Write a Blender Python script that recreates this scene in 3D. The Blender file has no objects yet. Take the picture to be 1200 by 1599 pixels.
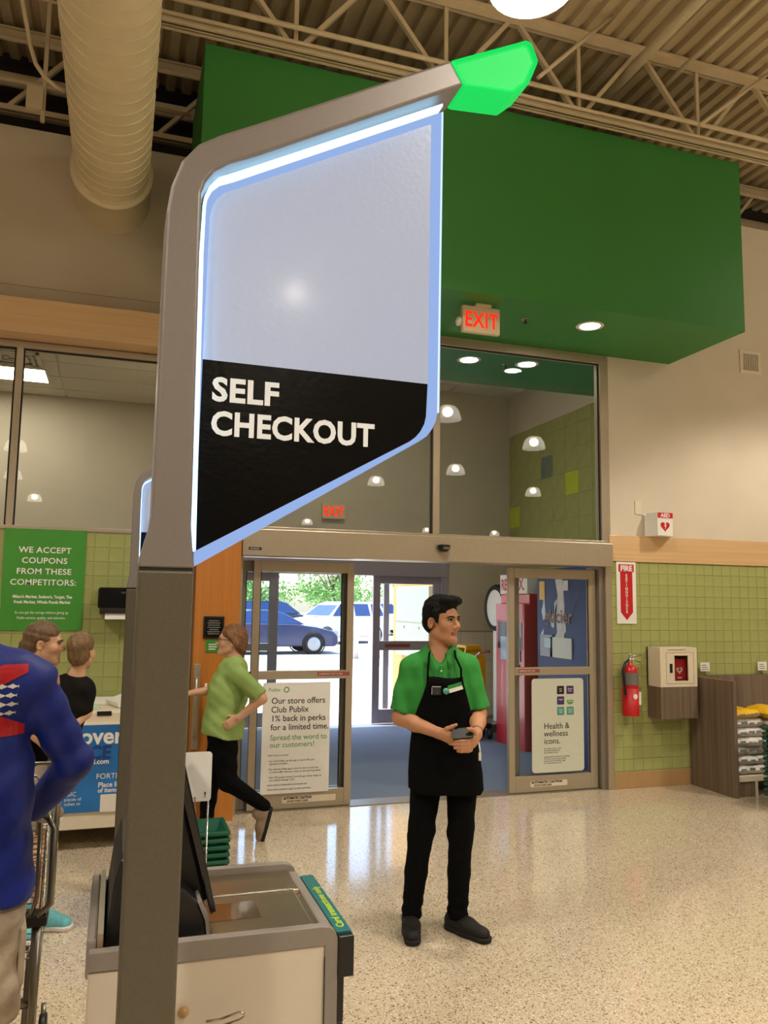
import bpy, bmesh, math, random
import numpy as np
from mathutils import Matrix, Vector, Euler

# ------------------------------------------------------------------ camera, world, sun, exposure
SC = bpy.context.scene
COL = SC.collection
PI = math.pi

cam = bpy.data.cameras.new('camera')
camo = bpy.data.objects.new('camera', cam)
COL.objects.link(camo)
cam.sensor_fit = 'VERTICAL'
cam.sensor_height = 36.0
cam.lens = 1250.0 / 1599.0 * 36.0
cam.clip_end = 300
cam.clip_start = 0.05
R_ = Vector((0.94945084, -0.31359876, 0.01410385))
U_ = Vector((-0.04832468, -0.10161913, 0.99364897))
F_ = Vector((0.31017386, 0.94410241, 0.11163693))
camo.matrix_world = Matrix(((R_.x, U_.x, -F_.x, 0.0), (R_.y, U_.y, -F_.y, 0.0), (R_.z, U_.z, -F_.z, 1.7), (0, 0, 0, 1)))
SC.camera = camo

SC.view_settings.view_transform = 'Standard'
SC.view_settings.look = 'None'
SC.view_settings.gamma = 1.0
SC.view_settings.use_curve_mapping = False
SC.view_settings.exposure = 0.0

SPOT = 335.0          # watts of each hanging lamp
SPOT_COL = (1.0, 0.90, 0.765)
LAMP = 60.0          # radiance of the bulbs in the hanging dome lamps
LAMP_COL = (1.0, 0.90, 0.74)

world = bpy.data.worlds.new('sky')
SC.world = world
world.use_nodes = True
wn = world.node_tree
bgn = wn.nodes['Background']
skyn = wn.nodes.new('ShaderNodeTexSky')
skyn.sky_type = 'NISHITA'
skyn.sun_disc = False
skyn.sun_elevation = math.radians(73)
skyn.sun_rotation = math.radians(-70)
skyn.air_density = 1.0
skyn.dust_density = 2.0
wn.links.new(skyn.outputs['Color'], bgn.inputs['Color'])
bgn.inputs['Strength'].default_value = 0.8

sun = bpy.data.lights.new('sun', 'SUN')
sun.energy = 8.0
sun.angle = 0.009
sun.color = (1.0, 0.95, 0.86)
suno = bpy.data.objects.new('sun', sun)
COL.objects.link(suno)
suno.rotation_euler = Vector((0.35, -0.20, -1.35)).to_track_quat('-Z', 'Y').to_euler()

# ------------------------------------------------------------------ materials
def lin(c):
    if isinstance(c, str):
        c = tuple(int(c[i:i + 2], 16) / 255 for i in (0, 2, 4))
    return tuple(x / 12.92 if x <= .04045 else ((x + .055) / 1.055) ** 2.4 for x in c)

MATS = {}

def mat(name, col, rough=.5, metal=0., noise=None, bump=None, coat=0., spec=.5, emit=None, estr=0., stretch=(1, 1, 1), sub=0., trans=0.):
    """procedural principled material; noise=(scale, amount[, detail]); bump=(scale, strength)"""
    m = bpy.data.materials.new(name)
    m.use_nodes = True
    nt = m.node_tree
    b = nt.nodes['Principled BSDF']
    c = lin(col)
    b.inputs['Base Color'].default_value = (*c, 1)
    b.inputs['Roughness'].default_value = rough
    b.inputs['Metallic'].default_value = metal
    b.inputs['Specular IOR Level'].default_value = spec
    b.inputs['Coat Weight'].default_value = coat
    b.inputs['Coat Roughness'].default_value = .08
    if trans:
        b.inputs['Transmission Weight'].default_value = trans
    if sub:
        b.inputs['Subsurface Weight'].default_value = sub
        b.inputs['Subsurface Radius'].default_value = (.01, .004, .002)
        b.inputs['Subsurface Scale'].default_value = .6
    if emit is not None:
        b.inputs['Emission Color'].default_value = (*lin(emit), 1)
        b.inputs['Emission Strength'].default_value = estr
    tc = nt.nodes.new('ShaderNodeTexCoord')
    mp = nt.nodes.new('ShaderNodeMapping')
    mp.inputs['Scale'].default_value = stretch
    nt.links.new(tc.outputs['Object'], mp.inputs['Vector'])
    if noise:
        n = nt.nodes.new('ShaderNodeTexNoise')
        n.inputs['Scale'].default_value = noise[0]
        n.inputs['Detail'].default_value = noise[2] if len(noise) > 2 else 3
        nt.links.new(mp.outputs['Vector'], n.inputs['Vector'])
        r = nt.nodes.new('ShaderNodeValToRGB')
        a = noise[1]
        r.color_ramp.elements[0].position = .3
        r.color_ramp.elements[1].position = .7
        r.color_ramp.elements[0].color = (*[x * (1 - a) for x in c], 1)
        r.color_ramp.elements[1].color = (*[min(1, x * (1 + a)) for x in c], 1)
        nt.links.new(n.outputs['Fac'], r.inputs['Fac'])
        nt.links.new(r.outputs['Color'], b.inputs['Base Color'])
    if bump:
        n2 = nt.nodes.new('ShaderNodeTexNoise')
        n2.inputs['Scale'].default_value = bump[0]
        n2.inputs['Detail'].default_value = 3
        nt.links.new(mp.outputs['Vector'], n2.inputs['Vector'])
        bp = nt.nodes.new('ShaderNodeBump')
        bp.inputs['Strength'].default_value = bump[1]
        bp.inputs['Distance'].default_value = .01
        nt.links.new(n2.outputs['Fac'], bp.inputs['Height'])
        nt.links.new(bp.outputs['Normal'], b.inputs['Normal'])
    MATS[name] = m
    return m

def emis(name, col, strength):
    m = bpy.data.materials.new(name)
    m.use_nodes = True
    nt = m.node_tree
    nt.nodes.remove(nt.nodes['Principled BSDF'])
    e = nt.nodes.new('ShaderNodeEmission')
    e.inputs['Color'].default_value = (*lin(col), 1)
    e.inputs['Strength'].default_value = strength
    nt.links.new(e.outputs[0], nt.nodes['Material Output'].inputs['Surface'])
    MATS[name] = m
    return m

def glassm(name, tint=(1, 1, 1), refl=1.0, rough=0.0):
    """thin architectural glass: clear pane with fresnel reflection"""
    m = bpy.data.materials.new(name)
    m.use_nodes = True
    nt = m.node_tree
    nt.nodes.remove(nt.nodes['Principled BSDF'])
    t = nt.nodes.new('ShaderNodeBsdfTransparent')
    t.inputs['Color'].default_value = (*tint, 1)
    g = nt.nodes.new('ShaderNodeBsdfGlossy')
    g.inputs['Roughness'].default_value = rough
    fr = nt.nodes.new('ShaderNodeFresnel')
    fr.inputs['IOR'].default_value = 1.5
    mu = nt.nodes.new('ShaderNodeMath')
    mu.operation = 'MULTIPLY'
    mu.inputs[1].default_value = refl
    mx = nt.nodes.new('ShaderNodeMixShader')
    nt.links.new(fr.outputs[0], mu.inputs[0])
    nt.links.new(mu.outputs[0], mx.inputs[0])
    nt.links.new(t.outputs[0], mx.inputs[1])
    nt.links.new(g.outputs[0], mx.inputs[2])
    nt.links.new(mx.outputs[0], nt.nodes['Material Output'].inputs['Surface'])
    MATS[name] = m
    return m

def terrazzo():
    m = mat('terrazzo', 'c9b796', .13, coat=.5)
    nt = m.node_tree
    b = nt.nodes['Principled BSDF']
    tc = nt.nodes.new('ShaderNodeTexCoord')
    base = nt.nodes.new('ShaderNodeTexNoise')
    base.inputs['Scale'].default_value = 1.3
    base.inputs['Detail'].default_value = 4
    nt.links.new(tc.outputs['Object'], base.inputs['Vector'])
    rb = nt.nodes.new('ShaderNodeValToRGB')
    rb.color_ramp.elements[0].color = (*lin('c8b89d'), 1)
    rb.color_ramp.elements[1].color = (*lin('d4c6ad'), 1)
    nt.links.new(base.outputs['Fac'], rb.inputs['Fac'])
    cur = rb.outputs['Color']
    for sc, th, cols in ((105, .32, ('33241a', '7a5c40', 'efe8da', 'a98560')), (190, .28, ('54402c', 'f3ece0', '8a6d4e', 'bda585'))):
        v = nt.nodes.new('ShaderNodeTexVoronoi')
        v.inputs['Scale'].default_value = sc
        nt.links.new(tc.outputs['Object'], v.inputs['Vector'])
        sep = nt.nodes.new('ShaderNodeSeparateColor')
        nt.links.new(v.outputs['Color'], sep.inputs[0])
        cr = nt.nodes.new('ShaderNodeValToRGB')
        cr.color_ramp.interpolation = 'CONSTANT'
        els = cr.color_ramp.elements
        els[0].color = (*lin(cols[0]), 1)
        els[1].position = .22
        els[1].color = (*lin(cols[1]), 1)
        for i, p in ((2, .5), (3, .78)):
            e = els.new(p)
            e.color = (*lin(cols[i]), 1)
        nt.links.new(sep.outputs[0], cr.inputs['Fac'])
        # chip where the distance is below a per-cell threshold
        mu = nt.nodes.new('ShaderNodeMath')
        mu.operation = 'MULTIPLY'
        mu.inputs[1].default_value = th * 1.7
        nt.links.new(sep.outputs[1], mu.inputs[0])
        lt = nt.nodes.new('ShaderNodeMath')
        lt.operation = 'LESS_THAN'
        nt.links.new(v.outputs['Distance'], lt.inputs[0])
        nt.links.new(mu.outputs[0], lt.inputs[1])
        f8 = nt.nodes.new('ShaderNodeMath')
        f8.operation = 'MULTIPLY'
        f8.inputs[1].default_value = .85
        nt.links.new(lt.outputs[0], f8.inputs[0])
        mx = nt.nodes.new('ShaderNodeMixRGB')
        nt.links.new(f8.outputs[0], mx.inputs['Fac'])
        nt.links.new(cur, mx.inputs['Color1'])
        nt.links.new(cr.outputs['Color'], mx.inputs['Color2'])
        cur = mx.outputs['Color']
    nt.links.new(cur, b.inputs['Base Color'])
    return m

def wood(name, c1, c2, rough=.4, axis='x', fine=60, coat=.1):
    m = mat(name, c1, rough, coat=coat)
    nt = m.node_tree
    b = nt.nodes['Principled BSDF']
    tc = nt.nodes.new('ShaderNodeTexCoord')
    mp = nt.nodes.new('ShaderNodeMapping')
    s = {'x': (.6, fine, fine), 'y': (fine, .6, fine), 'z': (fine, fine, .6)}[axis]
    mp.inputs['Scale'].default_value = s
    n = nt.nodes.new('ShaderNodeTexNoise')
    n.inputs['Scale'].default_value = 1.0
    n.inputs['Detail'].default_value = 5
    n.inputs['Roughness'].default_value = .65
    r = nt.nodes.new('ShaderNodeValToRGB')
    r.color_ramp.elements[0].position = .28
    r.color_ramp.elements[1].position = .72
    r.color_ramp.elements[0].color = (*lin(c1), 1)
    r.color_ramp.elements[1].color = (*lin(c2), 1)
    nt.links.new(tc.outputs['Object'], mp.inputs['Vector'])
    nt.links.new(mp.outputs['Vector'], n.inputs['Vector'])
    nt.links.new(n.outputs['Fac'], r.inputs['Fac'])
    nt.links.new(r.outputs['Color'], b.inputs['Base Color'])
    return m

terrazzo()
wood('maple', 'cda676', 'dcb98b', .45, 'x', 45)
wood('pillar_wood', 'b4702e', 'c98238', .35, 'z', 40)
wood('grey_laminate', '5a4a3b', '84725f', .5, 'z', 38, 0)
mat('beige_wall', 'd6cbb6', .75, noise=(2.5, .03), bump=(220, .05))
mat('upper_wall', 'bfb29b', .75, noise=(2.5, .03), bump=(220, .05))
mat('vest_wall', 'c9c0ac', .75, noise=(2.5, .03), bump=(220, .05))
mat('green_paint', '2f7a30', .55, noise=(1.2, .05), bump=(200, .04))
mat('green_inner', '2c7a48', .55, noise=(1.2, .05))
mat('tile_green', 'a4a96a', .22, noise=(6, .06), coat=.3)
mat('tile_green_left', '9ca164', .22, noise=(6, .06), coat=.3)
mat('tile_lime', 'b8c83a', .22, noise=(6, .05), coat=.3)
mat('tile_slate', '68766c', .3, noise=(9, .1), coat=.2)
mat('tile_white', 'd9d2c2', .25, noise=(5, .03), coat=.3)
mat('grout', '9a9f66', .85, noise=(60, .1))
mat('grout_grey', '9c937f', .85, noise=(60, .1))
mat('tan_base', 'b08e5e', .4, noise=(12, .05))
mat('alu', 'b8ab94', .38, .55, noise=(40, .03))
mat('alu_dark', '8d8577', .4, .5, noise=(40, .03))
mat('ext_alu', 'a39daa', .45, .1, noise=(40, .03))
mat('gasket', '1c1b19', .7, noise=(80, .1))
mat('ceiling_paint', 'b5a37e', .7, noise=(3, .05))
mat('steel_paint', 'c6b592', .6, noise=(8, .05))
mat('duct_paint', 'd6c6a0', .45, noise=(4, .04))
mat('ceiling_tile', 'dcd4c2', .9, noise=(90, .05), bump=(300, .2))
mat('grid_white', 'd5cdbb', .6, noise=(20, .03))
mat('carpet', '75849c', .95, noise=(160, .22), bump=(400, .4))
mat('dark_void', '2a241c', .9, noise=(5, .1))
mat('concrete', 'cfcac0', .85, noise=(3, .08))
mat('asphalt', '9a9895', .9, noise=(5, .1))
mat('stucco', 'b98d58', .85, noise=(20, .06), bump=(90, .2))
mat('box_grey', '8f9a8c', .6, noise=(20, .03))
mat('white_plastic', 'e6e0d2', .4, noise=(30, .02))
mat('cream_plastic', 'ded3ba', .45, noise=(30, .02))
mat('black_plastic', '141414', .4, noise=(50, .15))
mat('black_gloss', '0c0d0f', .15, noise=(50, .1), coat=.4)
mat('white_print', 'e8e6df', .6, noise=(30, .02))
mat('black_print', '151515', .6, noise=(30, .05))
mat('grey_print', '6f6f6a', .6, noise=(30, .05))
mat('green_print', '4b9a48', .6, noise=(30, .05))
mat('red_print', 'c1151c', .5, noise=(30, .05))
mat('sticker_red', '9c4a42', .5, noise=(30, .05))
mat('red_paint', 'c01a20', .3, noise=(8, .06), coat=.4)
mat('chrome', 'c9c6bf', .18, 1., noise=(30, .03))
mat('steel_brushed', 'b9ac98', .28, 1., noise=(3, .06), stretch=(1, 60, 60))
glassm('glass', (.93, .95, .93), 1.25)
glassm('glass_door', (.94, .97, .96), .7)
emis('bulb', 'ffffff', 1)
MATS['bulb'].node_tree.nodes['Emission'].inputs['Color'].default_value = (*LAMP_COL, 1)
MATS['bulb'].node_tree.nodes['Emission'].inputs['Strength'].default_value = LAMP
emis('troffer_light', 'fff3dd', 14.0)
emis('downlight_glow', 'fff6e4', 40.0)

# ------------------------------------------------------------------ mesh helpers
ORG = {}           # world origin of every object made here

class MB:
    def __init__(s, M=None):
        s.v = []; s.f = []; s.sm = []; s.M = M
    def add(s, vs, fs, smooth=False):
        n = len(s.v)
        if s.M is not None:
            vs = [tuple(s.M @ Vector(p)) for p in vs]
        s.v += [tuple(p) for p in vs]
        s.f += [tuple(i + n for i in f) for f in fs]
        s.sm += [smooth] * len(fs)
        return s
    def box(s, x0, x1, y0, y1, z0, z1):
        return s.add([(x0, y0, z0), (x1, y0, z0), (x1, y1, z0), (x0, y1, z0), (x0, y0, z1), (x1, y0, z1), (x1, y1, z1), (x0, y1, z1)],
                     [(3, 2, 1, 0), (4, 5, 6, 7), (0, 1, 5, 4), (1, 2, 6, 5), (2, 3, 7, 6), (3, 0, 4, 7)])
    def prism(s, poly, axis, a, b, smooth=False):
        """poly: list of 2d points in the two remaining axes (x,z for axis y; y,z for axis x; x,y for axis z)"""
        def P(p, t):
            return {'y': (p[0], t, p[1]), 'x': (t, p[0], p[1]), 'z': (p[0], p[1], t)}[axis]
        n = len(poly)
        vs = [P(p, a) for p in poly] + [P(p, b) for p in poly]
        fs = [tuple(range(n)), tuple(range(2 * n - 1, n - 1, -1))]
        s.add(vs, fs)
        k = len(s.v) - 2 * n
        for i in range(n):
            j = (i + 1) % n
            s.f.append((k + i, k + j, k + n + j, k + n + i)); s.sm.append(smooth)
        return s
    def tube(s, path, r, n=10, closed=False, caps=True, flat=None):
        """round tube along a path; r number or list"""
        P = [Vector(p) for p in path]
        m = len(P)
        rs = r if isinstance(r, (list, tuple)) else [r] * m
        vs = []; up = None
        for i in range(m):
            if closed:
                t = P[(i + 1) % m] - P[i - 1]
            else:
                t = P[min(i + 1, m - 1)] - P[max(i - 1, 0)]
            t = t.normalized()
            if up is None:
                a = Vector((0, 0, 1)) if abs(t.z) < .9 else Vector((1, 0, 0))
                u = t.cross(a).normalized()
            else:
                u = (up - t * up.dot(t)).normalized()
            up = u
            w = t.cross(u)
            for k in range(n):
                an = 2 * PI * k / n
                vs.append(tuple(P[i] + (u * math.cos(an) + w * math.sin(an)) * rs[i]))
        fs = []
        for i in range(m if closed else m - 1):
            j = (i + 1) % m
            for k in range(n):
                l = (k + 1) % n
                fs.append((i * n + k, i * n + l, j * n + l, j * n + k))
        s.add(vs, fs, True)
        if caps and not closed:
            k0 = len(s.v) - len(vs)
            s.f.append(tuple(k0 + i for i in range(n - 1, -1, -1))); s.sm.append(False)
            s.f.append(tuple(k0 + (m - 1) * n + i for i in range(n))); s.sm.append(False)
        return s
    def lathe(s, prof, c=(0, 0, 0), n=24, axis='z', smooth=True):
        vs = []
        for (r, h) in prof:
            for k in range(n):
                a = 2 * PI * k / n
                p = {'z': (r * math.cos(a), r * math.sin(a), h), 'y': (r * math.cos(a), h, r * math.sin(a)), 'x': (h, r * math.cos(a), r * math.sin(a))}[axis]
                vs.append((c[0] + p[0], c[1] + p[1], c[2] + p[2]))
        fs = []
        for i in range(len(prof) - 1):
            for k in range(n):
                l = (k + 1) % n
                q = (i * n + k, i * n + l, (i + 1) * n + l, (i + 1) * n + k)
                fs.append(q if axis != 'y' else q[::-1])
        s.add(vs, fs, smooth)
        return s
    def ell(s, c, r, n=14, m=9):
        prof = [(math.sin(PI * i / m), -math.cos(PI * i / m)) for i in range(m + 1)]
        vs = []
        for (a, h) in prof:
            for k in range(n):
                t = 2 * PI * k / n
                vs.append((c[0] + r[0] * a * math.cos(t), c[1] + r[1] * a * math.sin(t), c[2] + r[2] * h))
        fs = [(i * n + k, i * n + (k + 1) % n, (i + 1) * n + (k + 1) % n, (i + 1) * n + k) for i in range(m) for k in range(n)]
        return s.add(vs, fs, True)

def rrect(x0, x1, z0, z1, r, n=5):
    out = []
    for cx, cz, a0 in ((x1 - r, z0 + r, -90), (x1 - r, z1 - r, 0), (x0 + r, z1 - r, 90), (x0 + r, z0 + r, 180)):
        for i in range(n + 1):
            a = math.radians(a0 + 90 * i / n)
            out.append((cx + r * math.cos(a), cz + r * math.sin(a)))
    return out

def arrays_mesh(name, V, Q, smooth=True):
    me = bpy.data.meshes.new(name)
    V = np.asarray(V, np.float32); Q = np.asarray(Q, np.int32)
    me.vertices.add(len(V)); me.vertices.foreach_set('co', V.ravel())
    k = Q.shape[1]
    me.loops.add(Q.size); me.loops.foreach_set('vertex_index', Q.ravel())
    me.polygons.add(len(Q))
    me.polygons.foreach_set('loop_start', np.arange(0, Q.size, k, dtype=np.int32))
    me.polygons.foreach_set('loop_total', np.full(len(Q), k, np.int32))
    me.polygons.foreach_set('use_smooth', np.full(len(Q), smooth))
    me.update(calc_edges=True)
    return me

def setm(me, m):
    for x in (m if isinstance(m, (list, tuple)) else [m]):
        me.materials.append(MATS[x] if isinstance(x, str) else x)

def link(name, me, parent=None, org=(0, 0, 0)):
    o = bpy.data.objects.new(name, me)
    COL.objects.link(o)
    o.location = org
    ORG[o.name] = Vector(org)
    if parent is not None:
        o.parent = parent
        o.location = Vector(org) - ORG[parent.name]
    return o

def ob(name, mb, m, parent=None, bevel=0., fix=True, kind=None, seg=2):
    """one mesh object from an MB given in world coordinates; its origin goes to the middle of its base"""
    V = np.array(mb.v)
    lo, hi = V.min(0), V.max(0)
    org = Vector(((lo[0] + hi[0]) / 2, (lo[1] + hi[1]) / 2, lo[2]))
    V = V - np.array(org)
    me = bpy.data.meshes.new(name)
    me.from_pydata(V.tolist(), [], mb.f)
    if any(mb.sm):
        me.polygons.foreach_set('use_smooth', mb.sm)
    if fix:
        bm = bmesh.new(); bm.from_mesh(me)
        bmesh.ops.recalc_face_normals(bm, faces=bm.faces)
        bm.to_mesh(me); bm.free()
    setm(me, m)
    o = link(name, me, parent, org)
    if bevel:
        b = o.modifiers.new('bevel', 'BEVEL')
        b.width = bevel; b.segments = seg; b.limit_method = 'ANGLE'
        b.angle_limit = math.radians(35)
    if kind:
        o['kind'] = kind
    return o

def box(name, b, m, parent=None, bevel=0., kind=None):
    return ob(name, MB().box(*b), m, parent, bevel, False, kind)

def thing(name, label, cat, loc, group=None, rotz=0.):
    o = bpy.data.objects.new(name, None)
    COL.objects.link(o)
    o.empty_display_size = .1
    o.location = loc
    o.rotation_euler = (0, 0, rotz)
    ORG[o.name] = Vector(loc)
    o['label'] = label; o['category'] = cat
    if group:
        o['group'] = group
    return o

def tag(o, label, cat, group=None):
    o['label'] = label; o['category'] = cat
    if group:
        o['group'] = group
    return o

def struct(o, label=None):
    o['kind'] = 'structure'
    if label:
        o['label'] = label
    return o

def dup(root, loc, rotz=None, label=None):
    def cp(o, par):
        c = o.copy(); COL.objects.link(c)
        ORG[c.name] = Vector((0, 0, 0))
        if par is not None:
            c.parent = par
        for ch in list(o.children):
            cp(ch, c)
        return c
    r = cp(root, None)
    r.location = loc; ORG[r.name] = Vector(loc)
    if rotz is not None:
        r.rotation_euler = (0, 0, rotz)
    if label:
        r['label'] = label
    return r

def txt(name, s, size, M, m, parent=None, bold=0., extrude=.0006, align='LEFT', sx=1., spacing=1.0, line=1.0):
    """flat lettering; M puts the text's xy plane into the world"""
    cu = bpy.data.curves.new(name, 'FONT')
    cu.body = s; cu.size = size; cu.extrude = extrude; cu.offset = bold
    cu.align_x = align; cu.space_character = spacing; cu.space_line = line
    cu.resolution_u = 3
    t = bpy.data.objects.new(name + '_tmp', cu)
    me = bpy.data.meshes.new_from_object(t)
    bpy.data.objects.remove(t)
    me.name = name
    S = Matrix.Diagonal((sx, 1, 1, 1))
    me.transform(M @ S)
    V = np.empty(len(me.vertices) * 3); me.vertices.foreach_get('co', V)
    V = V.reshape(-1, 3)
    lo, hi = V.min(0), V.max(0)
    org = Vector(((lo[0] + hi[0]) / 2, (lo[1] + hi[1]) / 2, lo[2]))
    me.transform(Matrix.Translation(-org))
    me.materials.clear()
    setm(me, m)
    return link(name, me, parent, org)

def face_y(x, y, z):
    """text plane on a wall that faces the camera (-y)"""
    return Matrix.Translation((x, y, z)) @ Matrix.Rotation(PI / 2, 4, 'X')

def face_nx(x, y, z):
    """text plane on a wall that faces -x"""
    return Matrix.Translation((x, y, z)) @ Matrix.Rotation(-PI / 2, 4, 'Z') @ Matrix.Rotation(PI / 2, 4, 'X')

def tiles(parent, name, axis, plane, u0, u1, z0, z1, du, dz, m, thick=.0035, gap=.003, skip=None, special=None, jitter=0., seed=1):
    """square wall tiles, each an object that shares one mesh; axis 'y' = wall facing -y, 'x' = wall facing -x"""
    rnd = random.Random(seed)
    meshes = {}
    def get(w, h, mm):
        k = (round(w, 3), round(h, 3), mm)
        if k not in meshes:
            mb = MB(); c = .003
            a, b = w / 2 - gap / 2, h / 2 - gap / 2
            vs = [(-a, 0, -b), (a, 0, -b), (a, 0, b), (-a, 0, b), (-a + c, -thick, -b + c), (a - c, -thick, -b + c), (a - c, -thick, b - c), (-a + c, -thick, b - c)]
            fs = [(4, 5, 6, 7), (0, 1, 5, 4), (1, 2, 6, 5), (2, 3, 7, 6), (3, 0, 4, 7)]
            if axis == 'x':
                vs = [(p[1], -p[0], p[2]) for p in vs]
            me = bpy.data.meshes.new(name)
            me.from_pydata(vs, [], fs)
            setm(me, mm)
            meshes[k] = me
        return meshes[k]
    i = 0
    u = u0
    while u < u1 - .01:
        w = min(du, u1 - u)
        z = z0; j = 0
        while z < z1 - .01:
            h = min(dz, z1 - z)
            cu, cz = u + w / 2, z + h / 2
            if not (skip and skip(cu, cz)):
                mm = (special or {}).get((i, j), m)
                p = (cu, plane, cz) if axis == 'y' else (plane, cu, cz)
                q = (p[0], p[1] - rnd.random() * jitter, p[2]) if axis == 'y' else (p[0] - rnd.random() * jitter, p[1], p[2])
                link(name, get(w, h, mm), parent, q)
            z += dz; j += 1
        u += du; i += 1

# ------------------------------------------------------------------ the room
W = 6.62                                         # front of the entrance wall
struct(box('floor', (-7, 19, -24, 6.78, -.1, 0), 'terrazzo'))
struct(box('floor_entrance', (-3.2, 5.6, 6.78, 10.95, -.1, .0), 'carpet'))

# roof deck of folded steel sheet, ribs running towards the entrance wall
mb = MB()
prof = []
x = -7.0
while x < 19:
    prof += [(x, 6.50), (x + .075, 6.50), (x + .09, 6.545), (x + .135, 6.545)]
    x += .15
n = len(prof)
vs = [(p[0], -24, p[1]) for p in prof] + [(p[0], 11.2, p[1]) for p in prof]
mb.add(vs, [(i, i + 1, n + i + 1, n + i) for i in range(n - 1)])
ceil = struct(ob('ceiling', mb, 'ceiling_paint'))
struct(box('ceiling_roof_slab', (-7.2, 19.2, -24.2, 11.2, 6.56, 6.7), 'ceiling_paint'))

# far walls of the store, behind and beside the camera
struct(box('wall_rear', (-7.2, 19.2, -24.2, -24, 0, 6.56), 'upper_wall'))
struct(box('wall_side_left', (-7.2, -7, -24, 11.2, 0, 6.56), 'upper_wall'))
struct(box('wall_side_right', (19, 19.2, -24, 11.2, 0, 6.56), 'upper_wall'))

# entrance wall, right of the doors
wr = struct(ob('wall_right', MB().box(4.45, 19, W, W + .2, 0, 5.78), 'beige_wall'))
gr = struct(box('wall_tile_bed', (4.46, 6.9, W - .004, W, .15, 2.12), 'grout'))
def skipR(u, z):
    return u > 5.36 and z < .98
tiles(gr, 'tile', 'y', W - .004, 4.465, 6.63, .155, 2.115, .1083, .1089, 'tile_green', skip=skipR, jitter=.001)
struct(box('trim_1', (4.45, 19, W - .022, W, 2.12, 2.37), 'maple', bevel=.003))
struct(box('baseboard_right', (4.45, 5.31, W - .018, W, 0, .15), 'tan_base', bevel=.004))
# entrance wall, left of the doors: below the windows, the piece beside the pillar, above the windows
wl = struct(box('wall_left', (-7, .57, W, W + .2, 0, 2.21), 'upper_wall'))
struct(box('wall_left_pier', (.30, .95, W, W + .2, 2.21, 4.14), 'upper_wall'))
struct(box('wall_left_upper', (-7, 4.45, W, W + .2, 4.12, 5.42), 'upper_wall'))
struct(box('wall_left_lintel', (-7, .95, W + .01, W + .2, 3.67, 4.12), 'upper_wall'))
struct(box('trim_2', (-7, .95, W - .22, W + .01, 3.68, 3.95), 'maple', bevel=.004))
struct(box('wall_plenum', (-7, 19, 7.42, 7.5, 4.9, 6.56), 'dark_void'))  # closing sheet, coloured dark for the unlit plenum beyond the wall top
gl = struct(box('wall_tile_bed', (-2.2, .56, W - .004, W, .1, 2.20), 'grout'))
def skipL(u, z):
    return z < .62 or u < -1.2 or (-.82 < u < -.36 and z > 1.5)
tiles(gl, 'tile', 'y', W - .004, -1.3, .56, .10, 2.20, .1105, .1105, 'tile_green_left', skip=skipL, jitter=.001, seed=3)

# wooden pillar between the windows and the doors
pl = struct(box('wall_pillar', (.575, .925, 6.47, W + .2, 0, 2.6), 'pillar_wood', bevel=.004))

# vestibule behind the glass
struct(box('wall_vestibule_back', (4.56, 5.6, 10.87, 11.05, 0, 4.9), 'vest_wall'))
struct(box('wall_vestibule_back_upper', (1.25, 4.56, 10.87, 11.05, 2.42, 4.9), 'vest_wall'))
struct(box('wall_vestibule_back_left', (-3.2, 1.25, 10.87, 11.05, 0, 4.9), 'vest_wall'))
vr = struct(box('wall_vestibule_right', (5.585, 5.75, W + .2, 11.05, 0, 4.9), 'vest_wall'))
struct(box('wall_vestibule_left', (-3.3, -3.2, W + .2, 11.05, 0, 4.9), 'vest_wall'))
struct(box('wall_vestibule_partition', (.80, .90, W + .2, 10.87, 0, 4.9), 'vest_wall'))
struct(box('wall_vestibule_roof', (-3.3, 5.75, W + .2, 11.05, 4.95, 5.05), 'dark_void'))
vb = struct(box('wall_tile_bed', (5.579, 5.585, W + .2, 10.87, 0, 4.235), 'grout'))
tiles(vb, 'tile', 'x', 5.579, 7.0, 10.86, 0.06, 4.23, .3225, .3075, 'tile_green_left', .004, .005,
      skip=lambda u, z: z < 2.0, special={(8, 11): 'tile_slate', (6, 10): 'tile_lime', (11, 9): 'tile_lime'}, jitter=.001, seed=5)
vw = struct(box('wall_tile_bed', (4.56, 5.58, 10.864, 10.87, 0, 1.30), 'grout_grey'))
tiles(vw, 'tile', 'y', 10.864, 4.57, 5.57, .08, 1.29, .2, .2, 'tile_white', seed=6)

def tile_ceiling(name, x0, x1, y0, y1, z, holes=()):
    g = struct(box(name, (x0, x1, y0, y1, z + .012, z + .03), 'grid_white'))
    me = {}
    y = y0; j = 0
    while y < y1 - .05:
        h = min(.61, y1 - y)
        x = x0
        while x < x1 - .05:
            w = min(.61 if name.endswith('low') else 1.22, x1 - x)
            c = (x + w / 2, y + h / 2)
            if not any(a <= c[0] <= b and p <= c[1] <= q for a, b, p, q in holes):
                k = (round(w, 2), round(h, 2))
                if k not in me:
                    m_ = bpy.data.meshes.new('ceiling_tile')
                    mb = MB().box(-w / 2 + .012, w / 2 - .012, -h / 2 + .012, h / 2 - .012, -.004, .012)
                    m_.from_pydata(mb.v, [], mb.f); setm(m_, 'ceiling_tile')
                    me[k] = m_
                link('ceiling_tile', me[k], g, (c[0], c[1], z))
            x += w
        y += .61
    return g
tile_ceiling('ceiling_vestibule', .90, 5.585, W + .2, 10.87, 4.86)
tile_ceiling('ceiling_side_room', -3.2, .80, W + .2, 10.87, 4.27)

# green box over the doors, running through the wall into the vestibule
struct(box('ceiling_soffit', (.41, 5.20, 5.57, W, 4.14, 5.73), 'green_paint'))
struct(box('ceiling_soffit_inner', (.90, 5.578, W + .2, 7.92, 4.12, 4.84), 'green_inner'))

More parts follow.
